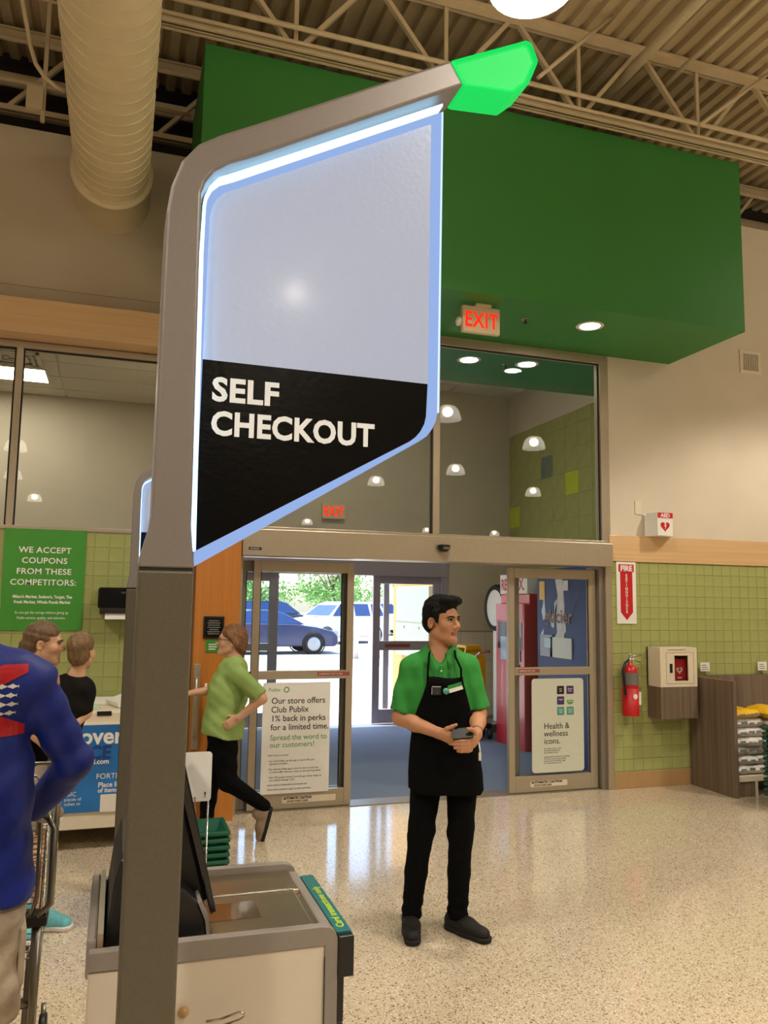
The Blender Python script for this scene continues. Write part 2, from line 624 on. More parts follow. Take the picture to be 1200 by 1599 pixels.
# ------------------------------------------------------------------ windows and doors of the entrance wall
def window(name, x0, x1, z0, z1, mulls, fw=.055, y=W + .03, low=.03):
    g = bpy.data.objects.new(name, None); COL.objects.link(g)
    g.location = ((x0 + x1) / 2, y, z0); ORG[g.name] = Vector(g.location)
    struct(g)
    a, b = y - .045, y + .05
    box('frame', (x0, x1, a, b, z1 - fw, z1), 'alu', g, .003)
    box('frame', (x0, x1, a, b, z0, z0 + low), 'alu', g, .003)
    xs = [x0] + list(mulls) + [x1 - fw]
    for q in xs:
        box('frame', (q, q + fw, a, b, z0 + low, z1 - fw), 'alu', g, .003)
    for q0, q1 in zip(xs[:-1], xs[1:]):
        box('gasket', (q0 + fw, q1, y - .02, y - .012, z1 - fw - .012, z1 - fw), 'gasket', g)
        box('gasket', (q0 + fw, q0 + fw + .01, y - .02, y - .012, z0 + low, z1 - fw - .012), 'gasket', g)
        box('gasket', (q1 - .014, q1, y - .02, y - .012, z0 + low, z1 - fw - .012), 'gasket', g)
        mb = MB().add([(q0 + fw, y, z0 + low), (q1, y, z0 + low), (q1, y, z1 - fw), (q0 + fw, y, z1 - fw)], [(0, 1, 2, 3)])
        ob('pane', mb, 'glass', g, fix=False)
    return g
window('window_1', -3.2, .30, 2.21, 3.67, (-2.2, -.838), fw=.05)
window('window_2', .95, 4.44, 2.28, 4.12, (2.63,), fw=.065)

def leaf(name, x0, x1, y, m='alu', sw=.06, top=2.03, mid=(1.05, 1.12), bot=.15, topr=.09, thick=.045, rw=None):
    g = bpy.data.objects.new(name, None); COL.objects.link(g)
    g.location = ((x0 + x1) / 2, y, 0); ORG[g.name] = Vector(g.location)
    struct(g)
    a, b = y - thick / 2, y + thick / 2
    rw = rw or sw
    box('stile', (x0, x0 + sw, a, b, .01, top), m, g, .003)
    box('stile', (x1 - rw, x1, a, b, .01, top), m, g, .003)
    box('top_rail', (x0 + sw, x1 - rw, a, b, top - topr, top), m, g, .003)
    box('middle_rail', (x0 + sw, x1 - rw, a - .004, b, mid[0], mid[1]), m, g, .003)
    box('bottom_rail', (x0 + sw, x1 - rw, a, b, .01, bot), m, g, .003)
    for z0, z1 in ((bot, mid[0]), (mid[1], top - topr)):
        mb = MB().add([(x0 + sw, y, z0), (x1 - rw, y, z0), (x1 - rw, y, z1), (x0 + sw, y, z1)], [(0, 1, 2, 3)])
        ob('pane', mb, 'glass_door', g, fix=False)
        box('gasket', (x0 + sw, x0 + sw + .008, y - .008, y - .002, z0, z1), 'gasket', g)
        box('gasket', (x1 - rw - .008, x1 - rw, y - .008, y - .002, z0, z1), 'gasket', g)
    return g
d1 = leaf('door_1', 1.06, 1.93, 6.69)
d2 = leaf('door_2', 3.41, 4.33, 6.69, rw=.075)
# fixed side lights the leaves slide in front of
s1 = leaf('door_sidelight', .96, 1.90, 6.76, m='alu_dark', sw=.05, rw=.055, mid=(1.06, 1.11))
s2 = leaf('door_sidelight', 3.50, 4.40, 6.76, m='alu_dark', sw=.05, mid=(1.06, 1.11))
hd = struct(box('door_header', (.935, 4.42, 6.50, 6.82, 2.06, 2.28), 'alu', bevel=.006))
struct(box('trim_3', (.925, .96, W - .02, 6.84, 0, 2.06), 'alu', bevel=.003))
struct(box('trim_4', (4.34, 4.395, W + .0, 6.84, 0, 2.06), 'alu_dark', bevel=.003))
struct(box('trim_5', (4.395, 4.46, W - .03, 6.84, 0, 2.12), 'alu', bevel=.004))
struct(box('trim_6', (4.44, 4.47, W - .012, W + .03, 2.12, 4.14), 'alu', bevel=.004))
struct(box('trim_7', (.96, 4.40, 6.64, 6.84, 0, .006), 'alu_dark'))
# outer doors
e1 = leaf('door_3', 3.44, 4.46, 10.92, m='ext_alu', sw=.10, top=2.07, mid=(1.02, 1.15), bot=.20, topr=.11)
e2 = leaf('door_4', 1.36, 2.08, 10.92, m='ext_alu', sw=.12, top=2.07, mid=(1.02, 1.12), bot=.20, topr=.11)
struct(box('trim_8', (1.25, 4.57, 10.84, 11.0, 2.07, 2.42), 'ext_alu', bevel=.004))
struct(box('trim_9', (4.46, 4.57, 10.85, 11.0, 0, 2.07), 'ext_alu', bevel=.004))
struct(box('trim_10', (1.25, 1.36, 10.85, 11.0, 0, 2.07), 'ext_alu', bevel=.004))
box('stile', (3.62, 3.70, 10.96, 11.0, .2, 1.96), 'ext_alu', e1)
for e in (e1,):
    box('exit_sticker', (3.62, 4.0, 10.893, 10.895, 1.06, 1.11), 'sticker_red', e)
for d, xx in ((d1, (1.62, 1.90)), (d2, (3.50, 3.72))):
    st = box('exit_sticker', (xx[0], xx[1], 6.661, 6.6635, 1.075, 1.107), 'sticker_red', d)
    txt('lettering', 'IN EMERGENCY PUSH TO OPEN', .02, face_y(xx[0] + .012, 6.6605, 1.084), 'white_print', d, sx=.72 if d is d1 else .56)
for d, xx in ((d1, (1.35, 1.62, 1.62, 1.80)), (d2, (3.62, 3.99, 3.99, 4.0))):
    box('sticker', (xx[0], xx[3], 6.6655, 6.6672, .055, .105), 'cream_plastic', d)
    txt('lettering', 'AUTOMATIC CAUTION', .026, face_y(xx[0] + .01, 6.665, .085), 'black_print', d, bold=.0012, sx=.85 if d is d1 else 1.15)
    txt('lettering', 'DOOR STAND CLEAR', .02, face_y(xx[0] + .04, 6.665, .062), 'black_print', d, bold=.0006, sx=.9)
box('maker_badge', (.985, 1.09, 6.497, 6.50, 2.105, 2.128), 'black_plastic', hd)
txt('lettering', 'STANLEY', .018, face_y(.995, 6.4965, 2.11), 'white_print', hd, sx=1.05)
sn = thing('motion_sensor', 'black half-round motion sensor under the sliding door header', 'sensor', (2.68, 6.46, 2.14))
ob('housing', MB().lathe([(0, -.05), (.035, -.046), (.055, -.02), (.06, .0), (.055, .012), (0, .012)], (2.68, 6.47, 2.19), 18), 'black_gloss', sn)
box('lens', (2.655, 2.705, 6.405, 6.415, 2.165, 2.18), 'grey_print', sn)
# ------------------------------------------------------------------ roof steel, pipes and duct
def joist(y, x0, x1, zb, zt, node0, label, single=False):
    t = thing('steel_joist', label, 'joist', ((x0 + x1) / 2, y, zb), 'open web joists under the roof deck')
    for dy in (-.03, .03):
        s = 1 if dy > 0 else -1
        ob('bottom_chord', MB().box(x0, x1, y + dy - .02 * s - .004, y + dy + .02 * s + .004, zb, zb + .012).box(x0, x1, y + .018 * s - .004, y + .018 * s + .004, zb, zb + .06), 'steel_paint', t)
        ob('top_chord', MB().box(x0, x1, y + dy - .022, y + dy + .022, zt - .012, zt).box(x0, x1, y + .018 * s - .004, y + .018 * s + .004, zt - .09, zt), 'steel_paint', t)
    x = node0
    while x < x1 - .3:
        if x > x0 + .2 and not single:
            ob('web_bar', MB().box(x - .016, x + .016, y - .012, y + .012, zb + .03, zt - .03), 'steel_paint', t)
        for s in ((1,) if single else (-1, 1)):
            a = (x + .03 * s, y, zb + .04); b = (x + .58 * s, y, zt - .04)
            if x0 < b[0] < x1:
                d = Vector(b) - Vector(a); L = d.length
                M = Matrix.Translation(a) @ d.to_track_quat('Z', 'X').to_matrix().to_4x4()
                ob('web_bar', MB(M).box(-.017, .017, -.02, .02, 0, L), 'steel_paint', t)
        x += 1.2
    return t
joist(5.45, -3.2, 9.0, 5.72, 6.49, -2.55, 'cream steel joist running just in front of the green box top')
joist(6.92, -3.2, 10.0, 5.70, 6.43, -2.30, 'cream steel joist nearest the entrance wall, behind the duct', True)
def pipe(name, path, r, label, cat='pipe', group=None, m='steel_paint', n=10):
    return tag(ob(name, MB().tube(path, r, n), m), label, cat, group)
pipe('sprinkler_pipe', [(3.95, 2.2, 6.25), (3.95, 7.3, 6.25)], .045, 'thick cream pipe under the deck, crossing the joist right of centre')
pipe('sprinkler_pipe', [(4.42, 2.2, 6.33), (4.42, 7.3, 6.33)], .022, 'thin cream pipe under the deck, right of the thick pipe')
pipe('conduit', [(-3.2, 5.36, 5.86), (9.0, 5.36, 5.86)], .02, 'long pale conduit along the bottom of the front joist')
pipe('conduit', [(-3.2, 5.40, 5.775), (9.0, 5.40, 5.775)], .014, 'thin cream conduit lying on the chord of the front joist')
pipe('brace_rod', [(3.62, 5.2, 6.5), (2.93, 5.2, 5.80)], .016, 'slanted cream brace rod beside the green tip of the sign')
pipe('brace_rod', [(5.30, 5.2, 6.44), (4.45, 5.2, 5.72)], .016, 'slanted cream brace rod at the far right of the ceiling')
pipe('sprinkler_pipe', [(-3.2, 7.1, 6.10), (9.5, 7.1, 6.10)], .06, 'thick cream pipe behind the joist nearest the entrance wall')
pipe('conduit', [(-3.2, 6.8, 6.27), (9.5, 6.8, 6.27)], .02, 'thin cream conduit above the joist nearest the entrance wall')
pipe('conduit', [(-3.2, 6.7, 5.85), (.40, 6.7, 5.85)], .018, 'cream conduit just above the left wall top behind the duct')
pipe('flexible_conduit', [(-.80, 5.2, 5.7), (-.764, 5.2, 5.476), (-.70, 5.2, 5.18), (-.66, 5.2, 5.06), (-.60, 5.2, 4.98), (-.54, 5.22, 4.95), (-.486, 5.24, 4.94)], .014, 'cream conduit bending into the left side of the round duct')
jb = thing('junction_box', 'cream electrical box hanging on the joist left of the duct', 'box', (-.78, 6.3, 5.38))
box('box_body', (-.85, -.73, 6.27, 6.34, 5.40, 5.58), 'steel_paint', jb, .004)
box('bracket', (-.745, -.715, 6.30, 6.33, 5.32, 6.50), 'steel_paint', jb)

dt = thing('round_duct', 'large cream spiral-seam air duct running to the left wall', 'duct', (-.20, 5.0, 4.66))
DC = (-.20, 4.94)
mb = MB()
prof = [(.268, 1.2), (.268, 6.16)]
mb.lathe(prof, (DC[0], 0, DC[1]), 48, 'y')
ob('pipe_shell', mb, 'duct_paint', dt)
mb = MB(); path = []
turns = 42; n_ = 36
for i in range(turns * n_ + 1):
    a = 2 * PI * i / n_
    path.append((DC[0] + .269 * math.cos(a), 1.25 + 4.9 * i / (turns * n_), DC[1] + .269 * math.sin(a)))
mb.tube(path, .0058, 4)
ob('spiral_seam', mb, 'duct_paint', dt)
ob('collar', MB().lathe([(.262, 6.14), (.300, 6.14), (.306, 6.16), (.300, 6.18), (.290, 6.19), (.290, W + .02)], (DC[0], 0, DC[1]), 48, 'y'), 'duct_paint', dt)

# ------------------------------------------------------------------ lamps
def dome_lamp():
    t = thing('dome_lamp', 'x', 'lamp', (0, 0, 0), 'hanging dome lamps of the store')
    ob('bell', MB().lathe([(.24, -.05), (.243, -.045), (.230, .03), (.205, .11), (.165, .17), (.12, .20)], (0, 0, 0), 28), 'lamp_bell', t)
    ob('housing', MB().lathe([(.0, .197), (.122, .197), (.13, .21), (.12, .42), (.10, .50), (0, .50)], (0, 0, 0), 20), 'steel_paint', t)
    ob('bulb', MB().ell((0, 0, .10), (.10, .10, .09), 16, 10), 'bulb', t)
    ob('stem', MB().tube([(0, 0, .48), (0, 0, 1.47)], .014, 8), 'steel_paint', t)
    sp = bpy.data.lights.new('lamp_light', 'SPOT')
    sp.energy = SPOT; sp.color = SPOT_COL; sp.spot_size = math.radians(128); sp.spot_blend = .35; sp.shadow_soft_size = .2
    so = bpy.data.objects.new('lamp_light', sp); COL.objects.link(so); ORG[so.name] = Vector((0, 0, -.07))
    so.parent = t; so.location = (0, 0, -.07)
    return t
m = bpy.data.materials.new('lamp_bell'); m.use_nodes = True; nt = m.node_tree
nt.nodes.remove(nt.nodes['Principled BSDF'])
tr = nt.nodes.new('ShaderNodeBsdfTransparent'); em = nt.nodes.new('ShaderNodeEmission'); mx = nt.nodes.new('ShaderNodeMixShader')
em.inputs['Color'].default_value = (*LAMP_COL, 1); em.inputs['Strength'].default_value = 10.0
mx.inputs[0].default_value = .55
nt.links.new(tr.outputs[0], mx.inputs[1]); nt.links.new(em.outputs[0], mx.inputs[2])
nt.links.new(mx.outputs[0], nt.nodes['Material Output'].inputs['Surface'])
MATS['lamp_bell'] = m
lamp0 = dome_lamp()
LP = [(2.05, 3.70, 'glowing dome lamp hanging at the top edge above the sign'),
      (5.48, .22, 'dome lamp mirrored in the transom glass, highest and nearest the sign edge'),
      (8.23, -1.61, 'dome lamp mirrored in the transom beside the slate tile'),
      (8.04, -5.35, 'dome lamp mirrored in the transom just left of the tiled wall'),
      (11.83, -8.2, 'dome lamp mirrored in the transom over the tiled wall, below the slate tile'),
      (6.76, -8.03, 'dome lamp mirrored in the transom right below the sign'),
      (-2.36, -6.2, 'dome lamp mirrored in the left window, highest of three'),
      (-2.95, -10.9, 'dome lamp mirrored in the left window, middle of three'),
      (-2.9, -16.4, 'dome lamp mirrored in the left window, lowest of three'),
      (1.71, -5.09, 'dome lamp whose glare shows on the white sign panel'),
      (1.84, -9.56, 'dome lamp whose glare shows on the black band of the sign'),
      (7.59, -20.4, 'dome lamp mirrored low in the transom left of the exit sign'),
      (13.69, -21.8, 'dome lamp mirrored low in the transom beside the mullion'),
      (17.24, -21.9, 'dome lamp mirrored low in the transom left of the tiled wall')]
LP2 = [(-2.4, 3.2, 'fill dome lamp added over the store left of the camera, out of the picture'), (6.7, 4.3, 'dome lamp near the right wall, out of the picture'), (-2.3, -1.2, 'fill dome lamp added behind the camera on the left, out of the picture'),  # unseen lamps added for even light, except the one near the right wall
       (2.2, -.6, 'fill dome lamp added right behind the camera, out of the picture'), (11, 2.5, 'fill dome lamp added far to the right along the entrance wall, out of the picture'), (14.5, -3, 'fill dome lamp added at the far right of the store, out of the picture')]
for i, (x, y, lb) in enumerate(LP):
    if i == 0:
        lamp0.location = (x, y, 5.20); ORG[lamp0.name] = Vector(lamp0.location); lamp0['label'] = lb
    else:
        dup(lamp0, (x, y, 5.02), None, lb)
for x, y, lb in LP2:
    dup(lamp0, (x, y, 5.02), None, lb)

def downlight(x, y, z, label):
    t = thing('downlight', label, 'light', (x, y, z), 'recessed downlights in the green soffit')
    ob('trim_ring', MB().lathe([(.088, -.004), (.118, -.006), (.122, 0), (.088, .002)], (x, y, z), 28), 'white_plastic', t)
    ob('lens', MB().lathe([(0, -.004), (.088, -.004), (.089, -.001)], (x, y, z), 28), 'downlight_glow', t)
    return t
downlight(3.83, 5.92, 4.14, 'round downlight in the green soffit in front of the glass')
downlight(3.22, 7.14, 4.12, 'round downlight behind the glass, nearer the sign')
downlight(3.83, 7.07, 4.12, 'round downlight behind the glass, nearer the right frame')
def sprinkler(x, y, z, label):
    t = thing('fire_sprinkler', label, 'sprinkler', (x, y, z), 'sprinkler heads in the green soffit')
    ob('escutcheon', MB().lathe([(0, -.006), (.03, -.006), (.036, 0)], (x, y, z), 18), 'alu_dark', t)
    ob('deflector', MB().tube([(x, y, z - .005), (x, y, z - .035)], .007, 8).lathe([(0, -.036), (.02, -.034), (.02, -.038), (0, -.04)], (x, y, z), 14), 'black_plastic', t)
sprinkler(3.22, 5.97, 4.14, 'small sprinkler head in front of the glass right of the exit sign')
sprinkler(3.63, 7.15, 4.12, 'small sprinkler head behind the glass between two downlights')
tr_ = 0
def troffer(x0, x1, y0, y1, z, label):
    t = thing('ceiling_light_panel', label, 'light', ((x0 + x1) / 2, (y0 + y1) / 2, z), 'light panels of the vestibule ceiling')
    ob('frame', MB().box(x0, x1, y0, y0 + .02, z - .008, z + .01).box(x0, x1, y1 - .02, y1, z - .008, z + .01).box(x0, x0 + .02, y0, y1, z - .008, z + .01).box(x1 - .02, x1, y0, y1, z - .008, z + .01), 'grid_white', t)
    box('diffuser', (x0 + .02, x1 - .02, y0 + .02, y1 - .02, z - .006, z + .002), 'troffer_light', t)
troffer(-2.1, -.90, 9.60, 10.20, 4.262, 'lit ceiling panel behind the left window beside the air vent')
troffer(-.27, .75, 8.30, 8.90, 4.262, 'lit ceiling panel behind the left window next to the sign post')
troffer(2.0, 3.22, 8.6, 9.2, 4.852, 'lit ceiling panel in the vestibule behind the sign')
vt = thing('ceiling_vent', 'square slatted air vent in the ceiling behind the left window', 'vent', (-1.2, 9.2, 4.24))
for k in range(4):
    a = .28 - k * .065
    mb = MB()
    for (x0, x1, y0, y1) in ((-a, a, -a, -a + .035), (-a, a, a - .035, a), (-a, -a + .035, -a, a), (a - .035, a, -a, a)):
        mb.box(-1.2 + x0, -1.2 + x1, 9.22 + y0, 9.22 + y1, 4.235 + k * .006, 4.262)
    ob('vent_frame', mb, 'grid_white' if k % 2 == 0 else 'alu_dark', vt)

# ------------------------------------------------------------------ signs on walls
def exit_sign(x, y, z, w, h, label, mount):
    t = thing('exit_sign', label, 'sign', (x, y, z))
    box('housing', (x - w / 2, x + w / 2, y - .025, y + .025, z, z + h), 'exit_case', t, .008)
    txt('lettering', 'EXIT', h * .80, face_y(x, y - .026, z + h * .21), 'exit_red', t, bold=.004, align='CENTER', sx=.78, spacing=1.08)
    if mount:
        box('mounting_plate', (x - .11, x + .11, y - .05, y + .05, z + h, z + h + .03), 'exit_case', t, .006)
        ob('lamp_head', MB().ell((x - w / 2 - .02, y + .01, z + .1), (.03, .04, .04)), 'white_plastic', t)
    return t
mat('exit_case', 'd9c4a2', .5, noise=(20, .02))
emis('exit_red', 'ff2a14', 1.5)
xs_ = exit_sign(2.715, 5.80, 3.895, .335, .222, 'lit EXIT sign hanging from the green soffit', False)
box('mounting_plate', (2.66, 2.80, 5.76, 5.84, 4.117, 4.14), 'exit_case', xs_, .004)
ob('lamp_head', MB().ell((2.535, 5.83, 3.99), (.025, .04, .04)), 'white_plastic', xs_)
exit_sign(2.815, 10.84, 2.845, .335, .222, 'EXIT sign on the far wall seen through the transom glass', False)

vg = thing('wall_vent', 'square cream vent grille high on the right wall', 'vent', (6.22, W - .012, 4.14))
ob('frame', MB().box(6.09, 6.36, W - .014, W, 4.14, 4.18).box(6.09, 6.36, W - .014, W, 4.36, 4.39).box(6.09, 6.125, W - .014, W, 4.18, 4.36).box(6.325, 6.36, W - .014, W, 4.18, 4.36), 'cream_plastic', vg)
box('backing', (6.12, 6.33, W - .004, W, 4.17, 4.37), 'alu_dark', vg)
for k in range(9):
    x = 6.132 + k * .0235
    box('slat', (x, x + .010, W - .011, W - .004, 4.18, 4.36), 'cream_plastic', vg)
sw = thing('wall_plate', 'blank cream plate on the wall above the wood band', 'wall plate', (4.79, W, 2.585))
box('plate', (4.755, 4.83, W - .008, W, 2.585, 2.72), 'cream_plastic', sw, .004)

ae = thing('aed_sign', 'white three-sided AED sign with red heart above the wood band', 'sign', (5.02, 6.55, 2.372))
Y0 = W - .022
mb = MB().prism([(4.85, Y0), (4.87, Y0 - .003), (4.90, Y0 - .135), (5.075, Y0 - .135), (5.15, Y0 - .003), (5.17, Y0), (5.15, Y0 + .002), (4.87, Y0 + .002)], 'z', 2.372, 2.60)
ob('panel', mb, 'white_print', ae, .002)
box('red_band', (4.903, 5.072, Y0 - .1375, Y0 - .1345, 2.545, 2.597), 'red_print', ae)
txt('lettering', 'AED', .05, face_y(4.987, Y0 - .139, 2.553), 'white_print', ae, bold=.0015, align='CENTER', sx=1.1)
def heart(cx, cz, s):
    pts = []
    for i in range(28):
        t = 2 * PI * i / 28
        pts.append((cx + s * 16 * math.sin(t) ** 3 / 16, cz + s * (13 * math.cos(t) - 5 * math.cos(2 * t) - 2 * math.cos(3 * t) - math.cos(4 * t)) / 16))
    return pts
ob('heart', MB().prism(heart(4.985, 2.465, .052), 'y', Y0 - .1375, Y0 - .1345), 'red_print', ae)
bolt = [(-.006, .03), (.010, .03), (.004, .008), (.014, .008), (-.006, -.032), (-.001, -.004), (-.012, -.004)]
ob('bolt', MB().prism([(4.987 + a, 2.465 + b) for a, b in bolt], 'y', Y0 - .139, Y0 - .1375), 'white_print', ae)
Mr = Matrix.Translation((5.075, Y0 - .135, 0)) @ Matrix.Rotation(math.atan2(.132, .075), 4, 'Z')
ob('red_band', MB(Mr).box(.004, .14, -.0025, .0005, 2.545, 2.597), 'red_print', ae)
ob('heart', MB(Mr).prism(heart(.075, 2.465, .05), 'y', -.0025, .0005), 'red_print', ae)

fs = thing('fire_extinguisher_sign', 'white sign with red arrow pointing down to the fire extinguisher', 'sign', (4.635, W - .015, 1.525))
Y1 = W - .0135
box('panel', (4.522, 4.742, Y1 - .004, Y1, 1.525, 2.115), 'white_print', fs, .002)
ob('red_arrow', MB().prism([(4.565, 2.02), (4.565, 1.635), (4.632, 1.56), (4.70, 1.635), (4.70, 2.02)], 'y', Y1 - .006, Y1 - .004), 'red_print', fs)
box('red_head', (4.547, 4.718, Y1 - .006, Y1 - .004, 2.02, 2.092), 'red_print', fs)
txt('lettering', 'FIRE', .072, face_y(4.632, Y1 - .0075, 2.03), 'white_print', fs, bold=.003, align='CENTER')
for k, ch in enumerate('EXTINGUISHER'):
    txt('lettering', ch, .037, face_y(4.632, Y1 - .0075, 1.972 - k * .0315), 'white_print', fs, bold=.001, align='CENTER')

fx = thing('fire_extinguisher', 'red fire extinguisher hanging on the green tiles', 'fire extinguisher', (4.605, 6.53, .68))
cx, cy = 4.60, 6.525
ob('cylinder', MB().lathe([(0, .68), (.070, .68), (.074, .69), (.074, 1.08), (.066, 1.115), (.04, 1.14), (.022, 1.15), (.022, 1.175), (0, 1.175)], (cx, cy, 0), 28), 'red_paint', fx)
ob('inspection_label', MB().lathe([(.0752, .965), (.0752, 1.075)], (cx, cy, 0), 28), 'grey_print', fx)
ob('base_boot', MB().lathe([(.0758, .68), (.0758, .93), (.0745, .93)], (cx, cy, 0), 28), 'red_print', fx)
ob('valve', MB().lathe([(0, 1.165), (.022, 1.165), (.026, 1.19), (.018, 1.215), (0, 1.215)], (cx, cy, 0), 14), 'chrome', fx)
ob('handle', MB().tube([(cx - .01, cy, 1.21), (cx + .04, cy, 1.225), (cx + .12, cy - .01, 1.235)], .008, 8), 'chrome', fx)
ob('lever', MB().tube([(cx - .01, cy, 1.20), (cx + .05, cy, 1.19), (cx + .11, cy - .01, 1.165)], .007, 8), 'chrome', fx)
ob('pin', MB().tube([(cx, cy, 1.2), (cx, cy, 1.25)], .006, 8), 'chrome', fx)
ob('hose', MB().tube([(cx - .02, cy - .01, 1.19), (cx - .07, cy - .03, 1.17), (cx - .105, cy - .04, 1.10), (cx - .10, cy - .05, .98), (cx - .09, cy - .05, .88)], [.011, .012, .012, .012, .015], 8), 'black_plastic', fx)
ob('round_badge', MB().lathe([(0, -.0785), (.024, -.077)], (cx, cy, .86), 16, 'y'), 'white_print', fx)
box('paper_tag', (cx + .055, cx + .077, cy - .055, cy - .053, .78, .90), 'white_print', fx)
box('wall_hook', (cx - .02, cx + .02, cy + .07, W - .01, 1.09, 1.12), 'chrome', fx)

ac = thing('aed_cabinet', 'cream wall cabinet with a window showing a red case', 'cabinet', (5.06, 6.52, .955))
x0, x1, ya, yb, z0, z1 = 4.85, 5.265, 6.42, 6.612, .945, 1.31
mb = MB().box(x0, x1, ya + .002, yb, z0, z0 + .02).box(x0, x1, ya + .002, yb, z1 - .02, z1).box(x0, x0 + .02, ya + .002, yb, z0 + .02, z1 - .02).box(x1 - .02, x1, ya + .002, yb, z0 + .02, z1 - .02).box(x0, x1, yb - .02, yb, z0, z1)
ob('body', mb, 'cream_plastic', ac)
mb = MB()
wx0, wx1, wz0, wz1 = 5.01, 5.165, 1.0, 1.235
for b_ in ((x0, wx0, z0, z1), (wx1, x1, z0, z1), (wx0, wx1, z0, wz0), (wx0, wx1, wz1, z1)):
    mb.box(b_[0], b_[1], ya - .012, ya, b_[2], b_[3])
dr = ob('door', mb, 'cream_plastic', ac)
ob('door_seam', MB().box(4.915, 5.23, ya - .014, ya - .012, .975, .978).box(4.915, 5.23, ya - .014, ya - .012, 1.262, 1.265).box(4.915, 4.918, ya - .014, ya - .012, .978, 1.262).box(5.227, 5.23, ya - .014, ya - .012, .978, 1.262), 'tan_base', dr)
box('handle_recess', (4.955, 4.985, ya - .0145, ya - .012, 1.075, 1.16), 'black_plastic', dr)
mb = MB().add([(wx0, ya - .004, wz0), (wx1, ya - .004, wz0), (wx1, ya - .004, wz1), (wx0, ya - .004, wz1)], [(0, 1, 2, 3)])
ob('pane', mb, 'glass_door', dr, fix=False)
txt('lettering', 'AUTOMATED EXTERNAL DEFIBRILLATOR', .011, face_y(4.935, ya - .013, 1.285), 'grey_print', dr)
cs = thing('defibrillator_case', 'red case with a white heart inside the wall cabinet window', 'case', (5.09, 6.50, .967))
ob('case_body', MB().prism(rrect(5.005, 5.19, .967, 1.20, .03), 'y', 6.455, 6.56), 'red_print', cs, .006)
ob('handle', MB().tube([(5.05, 6.50, 1.195), (5.06, 6.50, 1.222), (5.13, 6.50, 1.222), (5.14, 6.50, 1.195)], .009, 8), 'black_plastic', cs)
ob('heart', MB().prism(heart(5.10, 1.095, .034), 'y', 6.452, 6.455), 'white_print', cs)
ob('heart_core', MB().prism(heart(5.10, 1.098, .017), 'y', 6.4505, 6.452), 'red_print', cs)
box('printed_line', (5.075, 5.125, 6.4535, 6.455, 1.02, 1.03), 'white_print', cs)
tag(box('cabinet_shelf_box', (4.85, 5.265, 6.408, 6.612, .65, .945), 'grey_laminate', bevel=.003), 'grey wood-grain box right under the cream wall cabinet', 'box')

# ------------------------------------------------------------------ produce bin with bags at the right edge
sh = thing('display_shelf', 'grey wood-grain display bin standing at the right wall', 'shelf', (6.1, 6.3, 0))
box('side_panel', (5.32, 5.36, 6.01, 6.60, 0, 1.03), 'grey_laminate', sh, .002)
box('back_panel', (5.36, 7.2, 6.565, 6.60, 0, 1.03), 'grey_laminate', sh, .002)
box('shelf_board', (5.36, 7.2, 6.03, 6.565, .135, .185), 'cream_plastic', sh, .003)
box('kick_panel', (5.36, 5.56, 6.04, 6.06, 0, .135), 'grey_laminate', sh)
box('leg', (5.56, 5.585, 6.03, 6.08, 0, .135), 'cream_plastic', sh)
box('shadow_back', (5.585, 7.2, 6.25, 6.27, 0, .135), 'black_plastic', sh)  # black panel put in for the shade under the shelf
mat('bag_white', 'd4d0c8', .35, noise=(16, .22), bump=(14, .5))
mat('bag_yellow', 'e6b410', .4, noise=(9, .1), bump=(14, .5))
mat('bag_ink', '7d7975', .5, noise=(14, .2))
def bag(x, y, z, w, d, h, m, label, rz=0, seed=0, ink=True):
    rnd = random.Random(seed)
    t = thing('bag', label, 'bag', (x, y, z), 'plastic bags piled in the bin')
    M = Matrix.Translation((x, y, z)) @ Matrix.Rotation(rz, 4, 'Z')
    nx, ny = 14, 10
    vs = []; fs = []
    ph = [rnd.random() * 6 for _ in range(6)]
    for side in (1, -1):
        for i in range(nx + 1):
            for j in range(ny + 1):
                u, v = i / nx * 2 - 1, j / ny * 2 - 1
                e = max(0, (1 - u ** 8)) ** .5 * max(0, (1 - v ** 8)) ** .5
                wob = .22 * math.sin(5 * u + ph[0]) * math.cos(4 * v + ph[1]) + .06 * math.sin(11 * u + 7 * v + ph[2])
                zz = h * .5 + side * h * .5 * e * (1 + wob * .8)
                if side < 0:
                    zz = max(0.001, h * .5 - h * .5 * e)
                vs.append((u * w / 2 * (1 + .03 * math.sin(6 * v + ph[3])), v * d / 2 * (1 + .03 * math.sin(7 * u + ph[4])), zz))
    N = (nx + 1) * (ny + 1)
    for s in range(2):
        for i in range(nx):
            for j in range(ny):
                a = s * N + i * (ny + 1) + j
                fs.append((a, a + 1, a + ny + 2, a + ny + 1) if s else (a, a + ny + 1, a + ny + 2, a + 1))
    ob('film', MB(M).add(vs, fs, True), m, t)
    if ink:
        mb = MB(M)
        for k in range(3):
            a = -w * .36 + k * w * .27 + rnd.random() * .02
            b = a + .05 + rnd.random() * .04
            z1_ = h * (.42 + .22 * rnd.random())
            ys = -d * .5 * .985
            mb.add([(a, ys - .006, z1_ - .012), (b, ys - .006, z1_ - .012), (b, ys - .003, z1_ + .012), (a, ys - .003, z1_ + .012)], [(0, 1, 2, 3)])
        ob('printed_mark', mb, 'bag_ink', t)
    return t
zz = .187
names = ['bottom', 'second', 'third', 'fourth', 'fifth', 'sixth']
for k in range(6):
    h = .082
    bag(5.55 + .008 * (k % 2), 6.20 + .012 * (k % 3), zz, .36, .30, h, 'bag_white', 'white printed plastic bag beside the bin side panel, %s from the bottom' % names[k] if k else 'white printed plastic bag lying on the bin shelf beside its side panel', .04 * (k % 3 - 1), 10 + k)
    zz += h * 1.0
zt = zz
bag(5.53, 6.22, zt, .34, .30, .08, 'bag_yellow', 'yellow plastic bag lying on the white bags next to the side panel', .1, 31)
zz = .187
